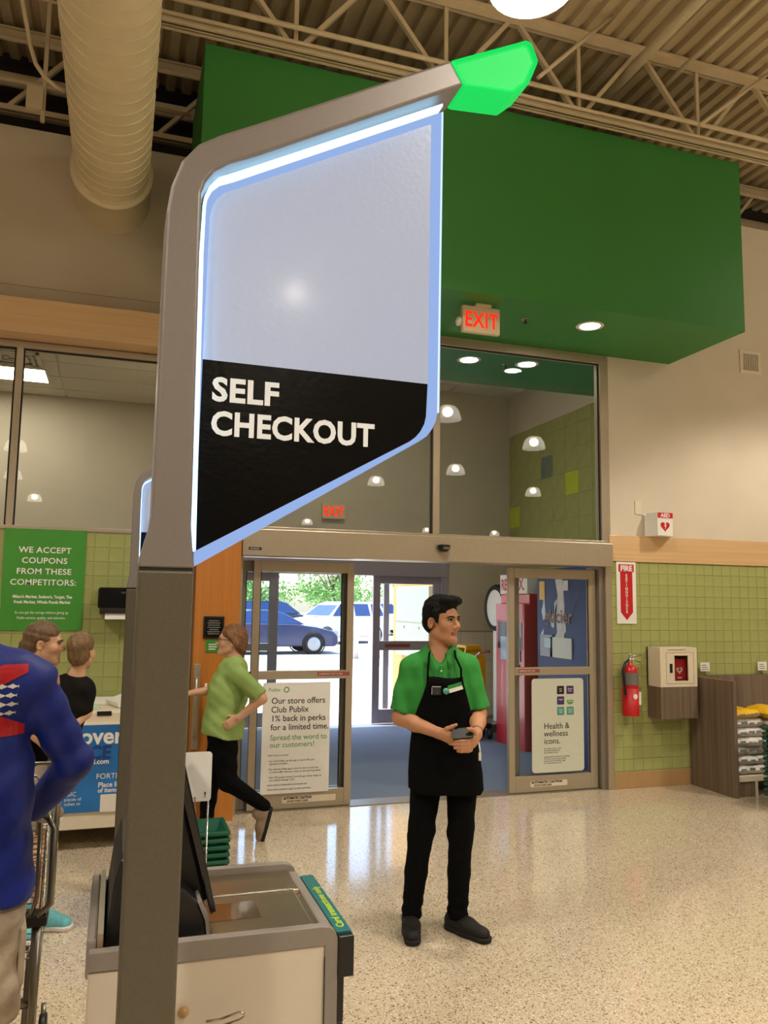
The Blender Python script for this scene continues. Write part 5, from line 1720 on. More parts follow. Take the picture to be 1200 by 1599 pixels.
# ---- the young man with the apron
mn = person('young man in green polo and black apron holding a phone', (1.69, 4.06), math.radians(-22.6))
hc = (-.014, .005, 1.600); hyaw = math.radians(50)
b = Vol()
T, R = head_ops(b, hc, hyaw, 0, 1.03, (-.030, .016, 1.40), .050)
b.cone((-.030, .014, 1.40), (-.028, .01, 1.34), .054, .075, .04)
b.cone((-.17, .01, 1.350), (.115, .01, 1.362), .055, .055, .05)
FL = torso_flat(0, 1.5)
b.cone((-.025, .005, 1.30), (.005, .005, .95), .135, .130, .05, FL)
SHR, ELR, WRR = (-.180, .012, 1.345), (-.236, -.015, 1.085), (-.028, -.185, 1.036)
SHL, ELL, WRL = (.125, .012, 1.36), (.183, -.005, 1.112), (.163, -.228, 1.042)
for S_, E_, W_ in ((SHR, ELR, WRR), (SHL, ELL, WRL)):
    b.cone(S_, E_, .050, .040, .03); b.cone(E_, tuple(np.array(E_) * .6 + np.array(W_) * .4), .041, .040, .02)
    b.cone(tuple(np.array(E_) * .6 + np.array(W_) * .4), W_, .040, .027, .02)
HR, KR, AR = (-.082, .005, .86), (-.118, -.01, .50), (-.168, .0, .09)
HL, KL, AL = (.098, .005, .86), (.090, -.01, .51), (.074, .01, .09)
for H_, K_, A_ in ((HR, KR, AR), (HL, KL, AL)):
    b.cone(H_, K_, .070, .045, .03); b.cone(K_, A_, .045, .032, .03)
b.cone((-.07, .0, .90), (.08, .0, .90), .085, .085, .05, FL)
# his right hand: back of the hand to the viewer, thumb up
b.cone(WRR, (.012, -.218, 1.040), .025, .022, .012); b.cone(WRR, (.020, -.215, 1.012), .024, .020, .012)
b.cone((.0, -.205, 1.03), (.035, -.232, 1.03), .024, .019, .012)
for i, z in enumerate((1.040, 1.024, 1.008, .994)):
    finger(b, [(.030, -.232, z), (.062, -.252, z - .002), (.088, -.246, z - .004), (.098, -.230, z - .005)], .0095, .0078)
finger(b, [(-.004, -.205, 1.048), (.018, -.228, 1.066), (.040, -.244, 1.078), (.060, -.252, 1.089)], .0135, .0088, .008)
# his left hand: fingers wrapped from below around the phone, pointing to the viewer's left
b.cone(WRL, (.135, -.262, 1.028), .026, .022, .012); b.cone(WRL, (.142, -.262, 1.000), .025, .020, .012)
b.cone((.150, -.25, 1.02), (.128, -.272, .992), .023, .018, .012)
for i, (z, xt) in enumerate(((1.021, .050), (1.003, .046), (.986, .054), (.971, .070))):
    finger(b, [(.134, -.268, z), (.118, -.292, z - .001), (.086, -.301, z - .002), (xt, -.291, z - .004)], .0100, .0080)
finger(b, [(.150, -.255, 1.045), (.150, -.278, 1.062), (.136, -.290, 1.074), (.118, -.291, 1.077)], .0125, .0085, .008)
Ri = np.linalg.inv(R)
def lipz(C):
    q = (C - np.array(hc)) @ R / 1.03
    return (np.abs(q[:, 2] + .0615) < .013 - .28 * np.abs(q[:, 0])) & (q[:, 1] < -.078) & (np.abs(q[:, 0]) < .024)
bo = vol_ob('body', b, ['skin_tan', 'lip_tan'], mn, .0042, [(1, lipz)])
face_bits(bo, T, R, 1.03, hc)
hv = Vol()
sH = 1.03
tt = lambda x, y, z: np.array(hc) + R @ (np.array([x, y, z]) * sH)
hv.ell(tt(0, .020, .055), V3(.081, .098, .088) * sH, .01, R)
hv.ell(tt(0, .045, .0), V3(.074, .072, .075) * sH, .02, R)
hv.ell(tt(.0, -.060, .108), V3(.066, .046, .028) * sH, .025, R)
hv.ell(tt(.012, -.080, .106), V3(.042, .020, .018) * sH, .02, R)
for q in (-1, 1):
    hv.cone(tt(q * .072, -.020, .05), tt(q * .072, -.024, -.004), .014 * sH, .007 * sH, .015)
hv.ell(tt(0, -.105, -.012), V3(.095, .062, .088) * sH, .008, R, -1)
hv.ell(tt(0, -.06, -.075), V3(.12, .085, .075) * sH, .008, R, -1)
for q in (-1, 1):
    hv.ell(tt(q * .085, .010, -.014), V3(.022, .026, .036) * sH, .006, R, -1)
hv.wave(lambda X, Y, Z: .0022 * np.sin(90 * X + 60 * Z) * np.sin(110 * Y + 40 * Z) + .0012 * np.sin(240 * X + 130 * Y) * np.sin(200 * Z + 90 * Y))
vol_ob('hair', hv, 'hair_dark', bo, .0042)
# polo shirt
sv = Vol()
sv.cone((-.026, .008, 1.345), (-.020, .005, 1.20), .145, .168, .05, torso_flat(0, 1.42))
sv.cone((-.020, .005, 1.20), (.004, .005, .93), .166, .155, .06, torso_flat(0, 1.42))
sv.cone((-.165, .012, 1.338), (.110, .012, 1.350), .064, .064, .05)
sv.cone((-.060, .022, 1.388), (-.155, .014, 1.352), .042, .056, .04)
sv.cone((.004, .022, 1.390), (.100, .014, 1.364), .042, .056, .04)
for S_, E_ in ((SHR, ELR), (SHL, ELL)):
    S_, E_ = np.array(S_), np.array(E_)
    sv.cone(S_, S_ + (E_ - S_) * .98, .062, .068, .03)
    d = (E_ - S_) / np.linalg.norm(E_ - S_)
    pc = S_ + (E_ - S_) * .885
    lo = pc + np.array([-.11, -.12, -.14]); hi = pc + np.array([.068 if S_[0] < 0 else .12, .12, .06])
    if S_[0] > 0:
        lo[0] = pc[0] - .068
    sv.halfbox(pc, d + np.array([.0, 0, 0]), lo, hi)
sv.ell((-.030, .006, 1.440), (.064, .072, .055), .02, None, -1)
sv.cone((-.024, -.080, 1.425), (-.016, -.120, 1.362), .036, .010, .02, None, -1)
sv.wave(lambda X, Y, Z: .0028 * np.sin(38 * Z + 22 * X + 3 * np.sin(14 * X)) * np.clip((1.36 - Z) * 6, 0, 1) + .0018 * np.sin(75 * X + 30 * Z))
vol_ob('polo_shirt', sv, 'shirt_green', mn, .005)
def collar(root, c, r0, r1, z0, z1, gap, tip, m, tilt=0.):
    """folded collar: stands at the neck, falls outwards, open at the front"""
    mb = MB(); n = 26; vs = []; fs = []
    for i in range(n + 1):
        u = i / n * 2 - 1
        a = u * (PI - gap)
        d = np.array([math.sin(a), math.cos(a)])
        fr = abs(u) ** 6
        for (r, z) in ((r0 * .98, z0 - .012), (r0, z1 + .004), (r0 + .010, z1 + .008), (r1, z0 - .002 - tip * fr), (r1 - .005, z0 - .006 - tip * fr), (r0 + .006, z1 - .004)):
            vs.append((c[0] + d[0] * r, c[1] + d[1] * r * 1.02 - .012 * fr - (.030 * max(0, -d[1]) if r > r0 + .012 else .012 * max(0, -d[1])), z - .030 * max(0, -d[1]) + tilt * d[0]))
    for i in range(n):
        for k in range(6):
            l = (k + 1) % 6
            fs.append((i * 6 + k, i * 6 + l, (i + 1) * 6 + l, (i + 1) * 6 + k))
    fs += [tuple(range(6)), tuple(range(n * 6 + 5, n * 6 - 1, -1))]
    return ob_local('collar', mb.add(vs, fs, True), m, root)
collar(mn, (-.030, .012), .060, .102, 1.410, 1.452, .58, .026, 'shirt_green')
ob_local('shirt_placket', MB().box(-.026, -.006, -.134, -.118, 1.31, 1.375), 'shirt_green', mn, .004)
ob_local('shirt_button', MB().ell((-.016, -.136, 1.345), (.0045, .003, .0045)), 'white_plastic', mn)
# apron as a curved sheet
def sheet(name, rows, m, parent, th=.006, n=18):
    """rows: (z, xl, xr, xc, a, b, y0); the sheet bows towards -y"""
    mb = MB(); vs = []
    for side in (0, 1):
        for (z, xl, xr, xc, a, bb, y0) in rows:
            for i in range(n + 1):
                x = xl + (xr - xl) * i / n
                q = max(0, 1 - ((x - xc) / a) ** 2)
                vs.append((x, y0 - bb * q ** .5 + side * th, z + .004 * math.sin(7 * i / n + z * 5)))
    m1 = len(rows) * (n + 1); fs = []
    for s in (0, 1):
        for j in range(len(rows) - 1):
            for i in range(n):
                a0 = s * m1 + j * (n + 1) + i
                f = (a0, a0 + 1, a0 + n + 2, a0 + n + 1)
                fs.append(f if s else f[::-1])
    for j in range(len(rows) - 1):
        for i in (0, n):
            a0 = j * (n + 1) + i
            fs.append((a0, a0 + n + 1, m1 + a0 + n + 1, m1 + a0))
    for j in (0, len(rows) - 1):
        for i in range(n):
            a0 = j * (n + 1) + i
            fs.append((a0, a0 + 1, m1 + a0 + 1, m1 + a0))
    return ob_local(name, mb.add(vs, fs, True), m, parent)
rows = [(1.312, -.092, .096, -.01, .20, .136, .0), (1.27, -.096, .104, -.01, .20, .139, .0), (1.22, -.112, .118, -.008, .20, .139, .0), (1.16, -.136, .134, -.004, .20, .138, .0),
        (1.10, -.158, .150, 0, .195, .136, .0), (1.04, -.170, .166, .0, .195, .137, .0), (.98, -.178, .176, .004, .20, .140, .0), (.90, -.184, .190, .006, .21, .145, .0), (.82, -.188, .202, .008, .22, .148, .0), (.74, -.186, .208, .010, .225, .146, .0), (.715, -.150, .190, .010, .225, .146, .0)]
ap = sheet('apron', rows, 'apron_black', mn)
for (x0, x1) in ((-.088, -.082), (.088, .058)):
    y = -.124
    ob_local('apron_strap', MB().tube([(x0, -.126, 1.305), (x0 * .98, -.122, 1.36), (x1, -.095, 1.415), (x1 * .95, -.04, 1.445)], .0065, 6), 'apron_black', ap)
ob_local('apron_patch', MB().box(-.066, -.016, -.1445, -.140, 1.222, 1.268), 'black_print', ap)
txt_ = [('CASHIER', 1.256), ('carry out', 1.246), ('no tipping', 1.236), ('please', 1.227)]
for s_, z_ in txt_:
    o = txt('lettering', s_, .009, face_y(-.041, -.1452, z_), 'grey_print', None, align='CENTER')
    o.parent = ap; o.location = Vector((o.location.x, o.location.y, o.location.z))
ob_local('patch_border', MB().box(-.062, -.018, -.1455, -.1445, 1.264, 1.2665).box(-.0655, -.0635, -.1455, -.1445, 1.225, 1.262), 'white_print', ap)
Mt = Matrix.Translation((.057, -.141, 1.262)) @ Matrix.Rotation(math.radians(-16), 4, 'Y') @ Matrix.Rotation(math.radians(14), 4, 'Z')
nt_ = ob_local('name_tag', MB(Mt).box(-.038, .038, -.003, .003, -.018, .002), 'white_print', ap)
ob_local('tag_band', MB(Mt).box(-.038, .038, -.0034, .003, .002, .020), 'shirt_green', nt_)
ob_local('tag_badge', MB(Mt).lathe([(0, -.005), (.016, -.004), (.017, .002)], (-.052, 0, -.004), 16, 'y'), 'icon_teal', nt_)
# trousers and shoes
pv = Vol()
pv.cone((-.065, .005, .93), (.085, .005, .93), .098, .098, .05, torso_flat(0, 1.15))
for H_, K_, A_, rk, ra in ((HR, KR, AR, .067, .050), (HL, KL, AL, .066, .052)):
    H_, K_, A_ = np.array(H_), np.array(K_), np.array(A_)
    pv.cone(H_, K_, .093, rk, .03)
    mid = K_ * .5 + A_ * .5
    pv.cone(K_, mid, rk, .058, .03); pv.cone(mid, A_ + np.array([0, 0, -.035]), .058, ra, .02)
pv.half((0, 0, .062), (.0, 0, -1)); pv.half((0, 0, .985), (0, 0, 1))
pv.wave(lambda X, Y, Z: .003 * np.sin(60 * Z + 20 * X) * np.clip(1 - np.abs(Z - .5) * 6, 0, 1) + .0045 * np.sin(95 * Z + 25 * X) * np.clip((.22 - Z) * 8, 0, 1))
vol_ob('trousers', pv, 'black_cloth', mn, .006)
shoe(mn, (-.170, .0, 0), math.radians(6), 'shoe_black', 'sole_black', .27, lace='sole_black')
shoe(mn, (.074, .012, 0), math.radians(48), 'shoe_black', 'sole_black', .275, lace='sole_black')
ob_local('key_ring', MB().tube([(.178, -.10, .985), (.185, -.125, .955), (.186, -.128, .93)], .004, 6).box(.178, .192, -.134, -.128, .895, .935), 'white_plastic', mn)
ob_local('wrist_band', MB().tube([tuple(np.array(WRL) * .9 + np.array(ELL) * .1 + np.array([.0290 * math.cos(a), 0, .0290 * math.sin(a)])) for a in [2 * PI * i / 16 for i in range(16)]], .0045, 6, True), 'black_plastic', mn)
# phone in his hands (held, so a thing of its own)
phn = thing('phone', 'black phone held in both hands by the man in the apron', 'phone', (1.69, 4.06, 0), None, math.radians(-22.6))
Mp = Matrix.Translation((.092, -.277, 1.051)) @ Matrix.Rotation(math.radians(-8), 4, 'Y') @ Matrix.Rotation(math.radians(-52), 4, 'X')
ob_local('phone_case', MB(Mp).prism(rrect(-.052, .052, -.034, .034, .008), 'y', -.006, .006), 'black_plastic', phn, .002)
ob_local('phone_screen', MB(Mp).prism(rrect(-.048, .048, -.030, .030, .005), 'y', .0055, .0068), 'black_gloss', phn)
ob_local('phone_camera', MB(Mp).box(.028, .044, -.0075, -.006, .010, .026), 'black_gloss', phn)

# ---- the woman in light green walking to the left
wo = person('woman with glasses in lime green shirt striding to the left', (.93, 6.0), math.atan2(-.93, 6.0))
YW = math.radians(-90)
hc = (-.128, .0, 1.398)
b = Vol()
T, R = head_ops(b, hc, YW, math.radians(-4), .93, (-.092, .0, 1.24), .046)
FW = torso_flat(YW, 1.3)
b.cone((-.095, 0, 1.26), (-.10, 0, 1.16), .050, .075, .04)
b.cone((-.095, -.12, 1.18), (-.095, .12, 1.18), .042, .042, .04)
b.cone((-.115, 0, 1.08), (-.15, 0, .80), .105, .115, .04, FW)
NS, NE, NW = (-.065, -.155, 1.175), (.105, -.205, 1.005), (-.050, -.215, .872)
FS, FE, FWr = (-.095, .14, 1.17), (-.24, .15, 1.03), (-.40, .06, 1.015)
for S_, E_, W_ in ((NS, NE, NW), (FS, FE, FWr)):
    b.cone(S_, E_, .045, .038, .03); b.cone(E_, W_, .038, .025, .02)
LH, LK, LA = (-.165, .06, .72), (-.235, .06, .40), (-.262, .06, .10)
RH, RK, RA = (-.150, -.07, .72), (-.115, -.08, .415), (.150, -.08, .235)
for H_, K_, A_ in ((LH, LK, LA), (RH, RK, RA)):
    b.cone(H_, K_, .075, .05, .03); b.cone(K_, A_, .048, .034, .03)
hand(b, NW, (-.8, .12, -.5), (.1, -1, .1), (-.5, 0, .8), .55, .92)
hand(b, FWr, (-1, -.1, .0), (0, 0, 1), (0, -1, 0), .5, .92)
def lipw(C):
    q = (C - np.array(hc)) @ R / .93
    return (np.abs(q[:, 2] + .0615) < .012 - .28 * np.abs(q[:, 0])) & (q[:, 1] < -.078) & (np.abs(q[:, 0]) < .024)
bo = vol_ob('body', b, ['skin_fair', 'lip_fair'], wo, .006, [(1, lipw)])
face_bits(bo, T, R, .93, hc, 'hair_auburn')
t_ = lambda x, y, z: np.array(hc) + R @ (np.array([x, y, z]) * .93)
hv = Vol()
hv.ell(t_(0, .022, .050), V3(.083, .104, .090) * .93, .01, R)
hv.ell(t_(0, .075, .0), V3(.070, .058, .085) * .93, .03, R)
hv.ell(t_(0, .085, -.055), V3(.045, .042, .055) * .93, .03, R)
hv.cone(t_(-.075, -.03, .06), t_(-.078, .05, -.02), .018 * .93, .022 * .93, .02)
hv.cone(t_(.075, -.03, .06), t_(.078, .05, -.02), .018 * .93, .022 * .93, .02)
hv.ell(t_(0, -.112, -.02), V3(.10, .068, .098) * .93, .008, R, -1)
hv.ell(t_(0, -.05, -.085), V3(.12, .085, .075) * .93, .008, R, -1)
hv.wave(lambda X, Y, Z: .0025 * np.sin(60 * X + 90 * Z) * np.sin(70 * Y + 60 * Z) + .0012 * np.sin(200 * Z + 120 * X))
vol_ob('hair', hv, 'hair_auburn', bo, .0055)
mb = MB()
for q in (-1, 1):
    ring = [tuple(t_(q * .031 + .022 * math.cos(a), -.101, .004 + .017 * math.sin(a))) for a in [2 * PI * i / 16 for i in range(16)]]
    mb.tube(ring, .0016, 5, True)
    mb.tube([tuple(t_(q * .053, -.099, .008)), tuple(t_(q * .074, -.05, .010)), tuple(t_(q * .080, .01, .008))], .0018, 5)
mb.tube([tuple(t_(-.010, -.101, .006)), tuple(t_(0, -.104, .009)), tuple(t_(.010, -.101, .006))], .0016, 5)
ob_local('glasses', mb, 'black_plastic', bo)
sv = Vol()
sv.cone((-.105, 0, 1.17), (-.135, 0, 1.03), .125, .160, .05, (np.array([1., 0, 0]), 1.12))
sv.cone((-.135, 0, 1.03), (-.165, 0, .78), .158, .172, .06, (np.array([1., 0, 0]), 1.22))
sv.cone((-.165, 0, .78), (-.170, 0, .66), .172, .180, .06, (np.array([1., 0, 0]), 1.22))
sv.cone((-.085, -.13, 1.175), (-.095, .13, 1.175), .062, .062, .05)
sv.cone((-.09, -.05, 1.225), (-.09, .05, 1.225), .055, .055, .05)
for S_, E_ in ((NS, NE), (FS, FE)):
    S_, E_ = np.array(S_), np.array(E_)
    sv.cone(S_, S_ + (E_ - S_) * 1.02, .060, .066, .03)
    d = (E_ - S_) / np.linalg.norm(E_ - S_)
    pc = S_ + (E_ - S_) * .93
    lo, hi = pc - .08, pc + .08
    if E_[1] < 0:
        lo = pc + np.array([-.035, -.09, -.09]); hi = pc + np.array([.12, .075, .06])
    else:
        lo = pc + np.array([-.12, -.07, -.10]); hi = pc + np.array([.06, .09, .08])
    sv.halfbox(pc, d, lo, hi)
sv.half((-.16, 0, .722), (-.20, 0, -1)); sv.ell((-.10, 0, 1.275), (.058, .058, .045), .01, None, -1)
sv.wave(lambda X, Y, Z: .004 * np.sin(30 * Z - 30 * X + 8 * Y) * np.clip((1.15 - Z) * 5, 0, 1) + .002 * np.sin(70 * Z + 50 * X))
vol_ob('shirt', sv, 'shirt_lime', wo, .007)
cw = collar(wo, (0, 0), .056, .086, 1.232, 1.272, .42, .025, 'shirt_lime')
cw.data.transform(Matrix.Translation((-.098, 0, 0)) @ Matrix.Rotation(YW, 4, 'Z'))
ob_local('name_tag', MB().box(-.300, -.285, -.085, -.03, 1.075, 1.095), 'white_print', wo)
pv = Vol()
pv.cone((-.165, -.065, .75), (-.165, .065, .75), .110, .110, .05)
for H_, K_, A_ in ((LH, LK, LA), (RH, RK, RA)):
    H_, K_, A_ = np.array(H_), np.array(K_), np.array(A_)
    pv.cone(H_, K_, .100, .066, .03); pv.cone(K_, A_, .066, .048, .03)
pv.wave(lambda X, Y, Z: .003 * np.sin(50 * Z + 40 * X))
vol_ob('trousers', pv, 'black_cloth', wo, .007)
shoe(wo, (-.262, .06, 0), YW, 'shoe_tan', 'sole_black', .24)
shoe(wo, (.195, -.08, .150), YW, 'shoe_tan', 'sole_black', .24, tilt=math.radians(76))

# ---- the man in the blue shirt at the left edge, seen from behind
bl = person('man in long-sleeved blue shirt and khaki shorts seen from behind', (-.33, 2.45), math.atan2(.33, 2.45))
b = Vol()
hc = (-.062, .05, 1.685)
T, R = head_ops(b, hc, math.radians(172), 0, 1.05, (-.085, .02, 1.50), .062)
b.cone((-.085, .02, 1.55), (-.09, .0, 1.44), .066, .10, .06)
b.cone((-.33, 0, 1.455), (.125, 0, 1.465), .06, .06, .05)
b.cone((-.10, 0, 1.36), (-.10, 0, .95), .175, .17, .05, torso_flat(0, 1.5))
AS, AE, AW = (.118, .0, 1.455), (.240, .03, 1.235), (.150, .225, 1.062)
BS, BE, BW = (-.335, .0, 1.455), (-.44, .03, 1.21), (-.36, .225, 1.065)
for S_, E_, W_ in ((AS, AE, AW), (BS, BE, BW)):
    b.cone(S_, E_, .045, .038, .03); b.cone(E_, W_, .040, .027, .02)
hand(b, AW, (-.35, .8, -.1), (.2, .1, 1), (-1, -.2, 0), .9, 1.0)
hand(b, BW, (.2, .8, -.1), (-.2, .1, 1), (1, -.2, 0), .9, 1.0)
for H_, K_, A_ in (((.0, 0, .90), (.035, -.02, .50), (.04, .02, .09)), ((-.20, 0, .90), (-.22, -.02, .50), (-.22, .02, .09))):
    b.cone(H_, K_, .085, .056, .03); b.cone(K_, tuple(np.array(K_) * .6 + np.array(A_) * .4 + np.array([0, -.015, 0])), .055, .058, .03); b.cone(tuple(np.array(K_) * .6 + np.array(A_) * .4), A_, .055, .036, .03)
vol_ob('body', b, 'skin_red', bl, .007)
hv = Vol()
t_ = lambda x, y, z: np.array(hc) + R @ (np.array([x, y, z]) * 1.05)
hv.ell(t_(0, .020, .030), V3(.079, .097, .070) * 1.05, .01, R)
hv.ell(t_(0, .03, -.03), V3(.072, .08, .06) * 1.05, .02, R)
hv.half(t_(0, 0, .045), (0, 0, 1)); hv.half(t_(0, -.005, 0), R @ np.array([0, -1., 0]))
for q in (-1, 1):
    hv.ell(t_(q * .085, .008, -.012), V3(.024, .026, .036) * 1.05, .006, R, -1)
vol_ob('hair', hv, 'hair_grey', bl, .006)
sv = Vol()
sv.cone((-.10, .0, 1.40), (-.10, .0, 1.18), .20, .226, .06, torso_flat(0, 1.45))
sv.cone((-.10, .0, 1.18), (-.10, .0, .95), .226, .232, .06, torso_flat(0, 1.45))
sv.cone((-.10, .0, .95), (-.10, .0, .86), .232, .238, .06, torso_flat(0, 1.45))
sv.cone((-.31, 0, 1.452), (.105, 0, 1.462), .070, .070, .06)
sv.cone((-.085, .015, 1.53), (.06, .0, 1.475), .055, .066, .06); sv.cone((-.085, .015, 1.53), (-.27, .0, 1.47), .055, .066, .06)
for S_, E_, W_ in ((AS, AE, AW), (BS, BE, BW)):
    S_, E_, W_ = np.array(S_), np.array(E_), np.array(W_)
    sv.cone(S_, E_, .062, .050, .03); sv.cone(E_, W_, .051, .040, .02)
    d = (W_ - E_) / np.linalg.norm(W_ - E_); pc = E_ + (W_ - E_) * .97
    sv.halfbox(pc, d, pc - .075, pc + .075)
sv.half((0, 0, .905), (-.06, 0, -1))
sv.ell((-.085, .02, 1.60), (.072, .075, .05), .01, None, -1)
sv.wave(lambda X, Y, Z: .0045 * np.sin(26 * Z + 30 * X + 2 * np.sin(9 * Z)) * np.clip((1.4 - Z) * 3, 0, 1) + .0028 * np.sin(58 * Z - 40 * X))
sh_ = vol_ob('shirt', sv, 'shirt_blue', bl, .007)
fx0, fx1, fz0, fz1 = -.30, .100, 1.335, 1.520
ccx, ccz = (fx0 + fx1) / 2, (fz0 + fz1) / 2
w_ = .052
red = []
for sx_, sz_ in ((1, 1), (1, -1), (-1, 1), (-1, -1)):
    ex = fx1 if sx_ > 0 else fx0; ez = fz1 if sz_ > 0 else fz0
    red += grid_polys([(ccx, ccz + sz_ * .027), (ccx, ccz - sz_ * .027), (ex, ez - sz_ * .022), (ex, ez), (ex - sx_ * .060, ez)], .014)
ob_local('red_cross_print', decal(sv, red, .0025), 'red_print', sh_)
def fish(cx_, cz_, L, flip=1):
    p = [(-.5, .0), (-.36, .10), (-.12, .20), (-.02, .30), (.06, .19), (.26, .09), (.36, .05), (.5, .17), (.45, 0), (.5, -.17), (.36, -.05), (.2, -.10), (.04, -.19), (-.03, -.26), (-.10, -.18), (-.34, -.10)]
    return [(cx_ + flip * a * L, cz_ + c_ * L * .85) for a, c_ in p]
fl = []
for r_ in range(8):
    z = fz0 + .012 + r_ * .0232
    for c_ in range(14):
        x = fx0 + .018 + c_ * .0285 + (.004 if r_ % 2 else 0)
        u, v_ = abs(x - ccx) / (fx1 - ccx), abs(z - ccz) / (fz1 - ccz)
        if abs(u - v_) > .24 and x < fx1 - .012 and x > -.06:
            fl.append(fish(x, z, .031, -1 if c_ % 2 else 1))
for f_ in fl:
    ob_local('fish_print', decal(sv, [f_], .0032), 'white_print', sh_)
pv = Vol()
pv.cone((-.19, 0, .92), (-.01, 0, .92), .145, .145, .05, torso_flat(0, 1.2))
for H_, K_ in (((.012, 0, .86), (.035, -.01, .58)), ((-.21, 0, .86), (-.225, -.01, .58))):
    pv.cone(H_, K_, .118, .098, .03)
pv.half((0, 0, .598), (.0, 0, -1)); pv.half((0, 0, 1.0), (0, 0, 1))
pv.wave(lambda X, Y, Z: .004 * np.sin(40 * Z + 25 * X) + .003 * np.sin(70 * Z - 50 * X))
sp_ = vol_ob('shorts', pv, 'khaki', bl, .007)
ob_local('cargo_pocket', MB().prism([(-.06, .83), (.05, .83), (.055, .68), (-.05, .68)], 'x', .118, .136), 'khaki', sp_, .006)
shoe(bl, (.04, .02, 0), math.radians(180), 'shoe_tan', 'sole_white', .29)
shoe(bl, (-.22, .02, 0), math.radians(180), 'shoe_tan', 'sole_white', .29)

# ---- the mother with a boy on her arm
mo = person('woman with tied brown hair and teal sneakers kissing the boy', (-.30, 4.65), math.atan2(.30, 4.65))
YM = math.radians(82)
hc = (-.058, .0, 1.455)
b = Vol()
T, R = head_ops(b, hc, YM, math.radians(4), .90, (-.10, .0, 1.29), .046)
b.cone((-.10, 0, 1.32), (-.12, 0, 1.22), .055, .09, .05)
b.cone((-.13, -.13, 1.24), (-.13, .13, 1.24), .05, .05, .05)
b.cone((-.13, 0, 1.15), (-.10, 0, .80), .12, .125, .05, (np.array([1., 0, 0]), 1.3))
b.cone((-.12, -.15, 1.23), (-.06, -.20, 1.02), .045, .038, .03); b.cone((-.06, -.20, 1.02), (.03, -.17, .90), .038, .026, .02)
b.cone((-.12, .15, 1.23), (-.03, .20, 1.02), .045, .038, .03); b.cone((-.03, .20, 1.02), (.02, .11, .96), .038, .026, .02)
hand(b, (.03, -.17, .90), (.9, .3, .2), (.2, -1, .3), (.3, 0, 1), .5, .9)
hand(b, (.02, .11, .96), (.5, -.6, .1), (.4, .8, .2), (.2, 0, 1), .5, .9)
for H_, K_, A_ in (((-.09, -.08, .72), (-.05, -.09, .40), (-.165, -.10, .09)), ((-.06, .07, .72), (.010, .05, .40), (-.020, .04, .09))):
    b.cone(H_, K_, .078, .05, .03); b.cone(K_, A_, .048, .032, .03)
bo = vol_ob('body', b, 'skin_fair', mo, .006)
face_bits(bo, T, R, .90, hc, 'hair_brown')
t_ = lambda x, y, z: np.array(hc) + R @ (np.array([x, y, z]) * .90)
hv = Vol()
hv.ell(t_(0, .022, .048), V3(.081, .102, .086) * .9, .01, R)
hv.ell(t_(0, .075, -.015), V3(.062, .050, .075) * .9, .03, R)
hv.cone(t_(0, .11, -.03), t_(0, .14, -.14), .03, .022, .03)
hv.ell(t_(0, -.108, -.02), V3(.10, .066, .095) * .9, .008, R, -1)
hv.ell(t_(0, -.05, -.085), V3(.12, .085, .078) * .9, .008, R, -1)
for q in (-1, 1):
    hv.ell(t_(q * .085, .010, -.012), V3(.026, .024, .034) * .9, .006, R, -1)
hv.wave(lambda X, Y, Z: .002 * np.sin(40 * X + 120 * Z) + .001 * np.sin(230 * Z + 60 * X))
vol_ob('hair', hv, 'hair_brown', bo, .0055)
sv = Vol()
sv.cone((-.13, 0, 1.22), (-.12, 0, 1.0), .13, .155, .05, (np.array([1., 0, 0]), 1.15)); sv.cone((-.12, 0, 1.0), (-.09, 0, .76), .155, .155, .05, (np.array([1., 0, 0]), 1.15))
sv.cone((-.125, -.13, 1.235), (-.125, .13, 1.235), .06, .06, .05)
sv.cone((-.12, -.15, 1.23), (-.075, -.187, 1.09), .058, .056, .03); sv.cone((-.12, .15, 1.23), (-.06, .187, 1.09), .058, .056, .03)
sv.half((0, 0, .785), (0, 0, -1)); sv.ell((-.11, 0, 1.33), (.056, .056, .05), .01, None, -1)
vol_ob('shirt', sv, 'black_cloth', mo, .007)
pv = Vol()
pv.cone((-.075, -.06, .78), (-.075, .06, .78), .115, .115, .05)
pv.cone((-.06, -.08, .74), (-.02, -.085, .52), .105, .088, .03); pv.cone((-.06, .07, .74), (-.01, .06, .52), .105, .088, .03)
pv.half((0, 0, .54), (0, 0, -1))
vol_ob('shorts', pv, 'grey_shorts', mo, .007)
shoe(mo, (-.165, -.10, 0), math.radians(70), 'shoe_teal', 'sole_white', .255, lace='lace_blue')
shoe(mo, (-.020, .04, 0), math.radians(62), 'shoe_teal', 'sole_white', .255, lace='lace_blue')

by = person('small boy in black shirt seen from behind, held by the woman', (-.30, 4.65), math.atan2(.30, 4.65))
b = Vol()
hc = (.128, .0, 1.410)
T, R = head_ops(b, hc, math.radians(150), math.radians(-4), .80, (.112, .0, 1.30), .044)
b.cone((.10, 0, 1.28), (.10, 0, 1.22), .044, .050, .03); b.cone((.035, 0, 1.235), (.150, 0, 1.215), .038, .038, .03)
b.cone((.10, 0, 1.18), (.03, 0, .90), .080, .085, .05, torso_flat(0, 1.3))
b.cone((.155, 0, 1.215), (.164, -.02, 1.09), .034, .030, .02); b.cone((.164, -.02, 1.09), (.085, -.07, 1.01), .029, .021, .02)
b.cone((.035, .02, 1.235), (-.02, .12, 1.20), .034, .030, .02)
hand(b, (.085, -.07, 1.01), (-.9, -.2, -.4), (.3, -1, 0), (-1, 0, .4), .4, .68)
b.cone((.05, .0, .90), (.05, -.13, .84), .06, .045, .03); b.cone((.05, -.13, .84), (.02, -.15, .64), .044, .030, .03)
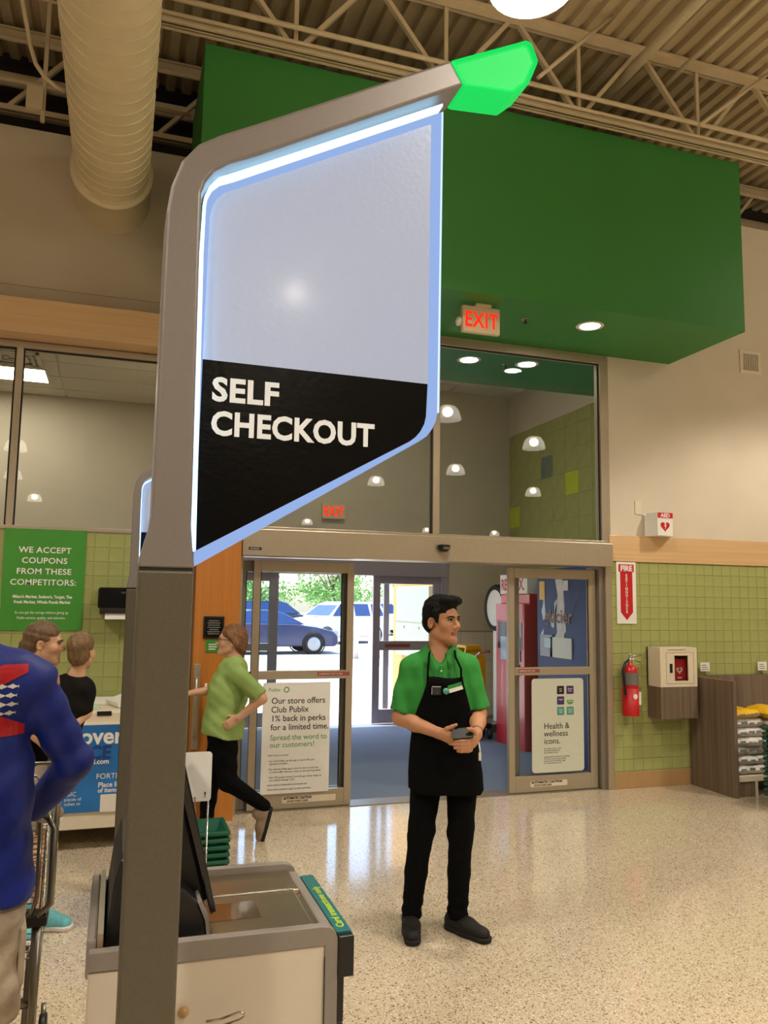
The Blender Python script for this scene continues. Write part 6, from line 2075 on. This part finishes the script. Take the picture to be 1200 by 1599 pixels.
b.cone((.02, .0, .90), (.02, .14, .84), .06, .045, .03); b.cone((.02, .14, .84), (.01, .16, .62), .044, .030, .03)
bo = vol_ob('body', b, 'skin_fair', by, .006)
t_ = lambda x, y, z: np.array(hc) + R @ (np.array([x, y, z]) * .80)
hv = Vol()
hv.ell(t_(0, .022, .048), V3(.084, .104, .090) * .8, .01, R)
hv.ell(t_(0, .050, -.02), V3(.072, .062, .070) * .8, .02, R)
hv.ell(t_(0, -.110, -.02), V3(.10, .064, .092) * .8, .008, R, -1)
hv.ell(t_(0, -.05, -.085), V3(.12, .085, .075) * .8, .008, R, -1)
for q in (-1, 1):
    hv.ell(t_(q * .085, .010, -.012), V3(.024, .024, .034) * .8, .006, R, -1)
hv.wave(lambda X, Y, Z: .002 * np.sin(90 * X + 40 * Z) * np.sin(80 * Y) + .0014 * np.sin(220 * X + 60 * Z))
vol_ob('hair', hv, 'hair_boy', bo, .005)
sv = Vol()
sv.cone((.10, 0, 1.20), (.03, 0, .93), .098, .105, .05, torso_flat(0, 1.3)); sv.cone((.035, 0, 1.232), (.150, 0, 1.215), .05, .05, .04)
sv.cone((.150, 0, 1.212), (.160, -.018, 1.115), .046, .044, .03); sv.cone((.035, .02, 1.235), (-.01, .10, 1.21), .044, .044, .03)
sv.half((0, 0, .90), (0, 0, -1)); sv.ell((.112, 0, 1.32), (.048, .05, .045), .01, None, -1)
sv.wave(lambda X, Y, Z: .003 * np.sin(45 * Z + 40 * X))
vol_ob('shirt', sv, 'black_shirt', by, .006)
pv = Vol()
pv.cone((.01, 0, .90), (.06, 0, .90), .088, .088, .04, torso_flat(0, 1.2))
pv.cone((.05, .0, .89), (.05, -.12, .845), .072, .062, .03); pv.cone((.02, .0, .89), (.02, .13, .84), .072, .062, .03)
pv.half((0, 0, .95), (0, 0, 1))
vol_ob('shorts', pv, 'grey_shorts', by, .006)
shoe(by, (.02, -.152, .555), math.radians(160), 'shoe_tan', 'sole_white', .18, w=.72)
shoe(by, (.01, .160, .535), math.radians(175), 'shoe_tan', 'sole_white', .18, w=.72)
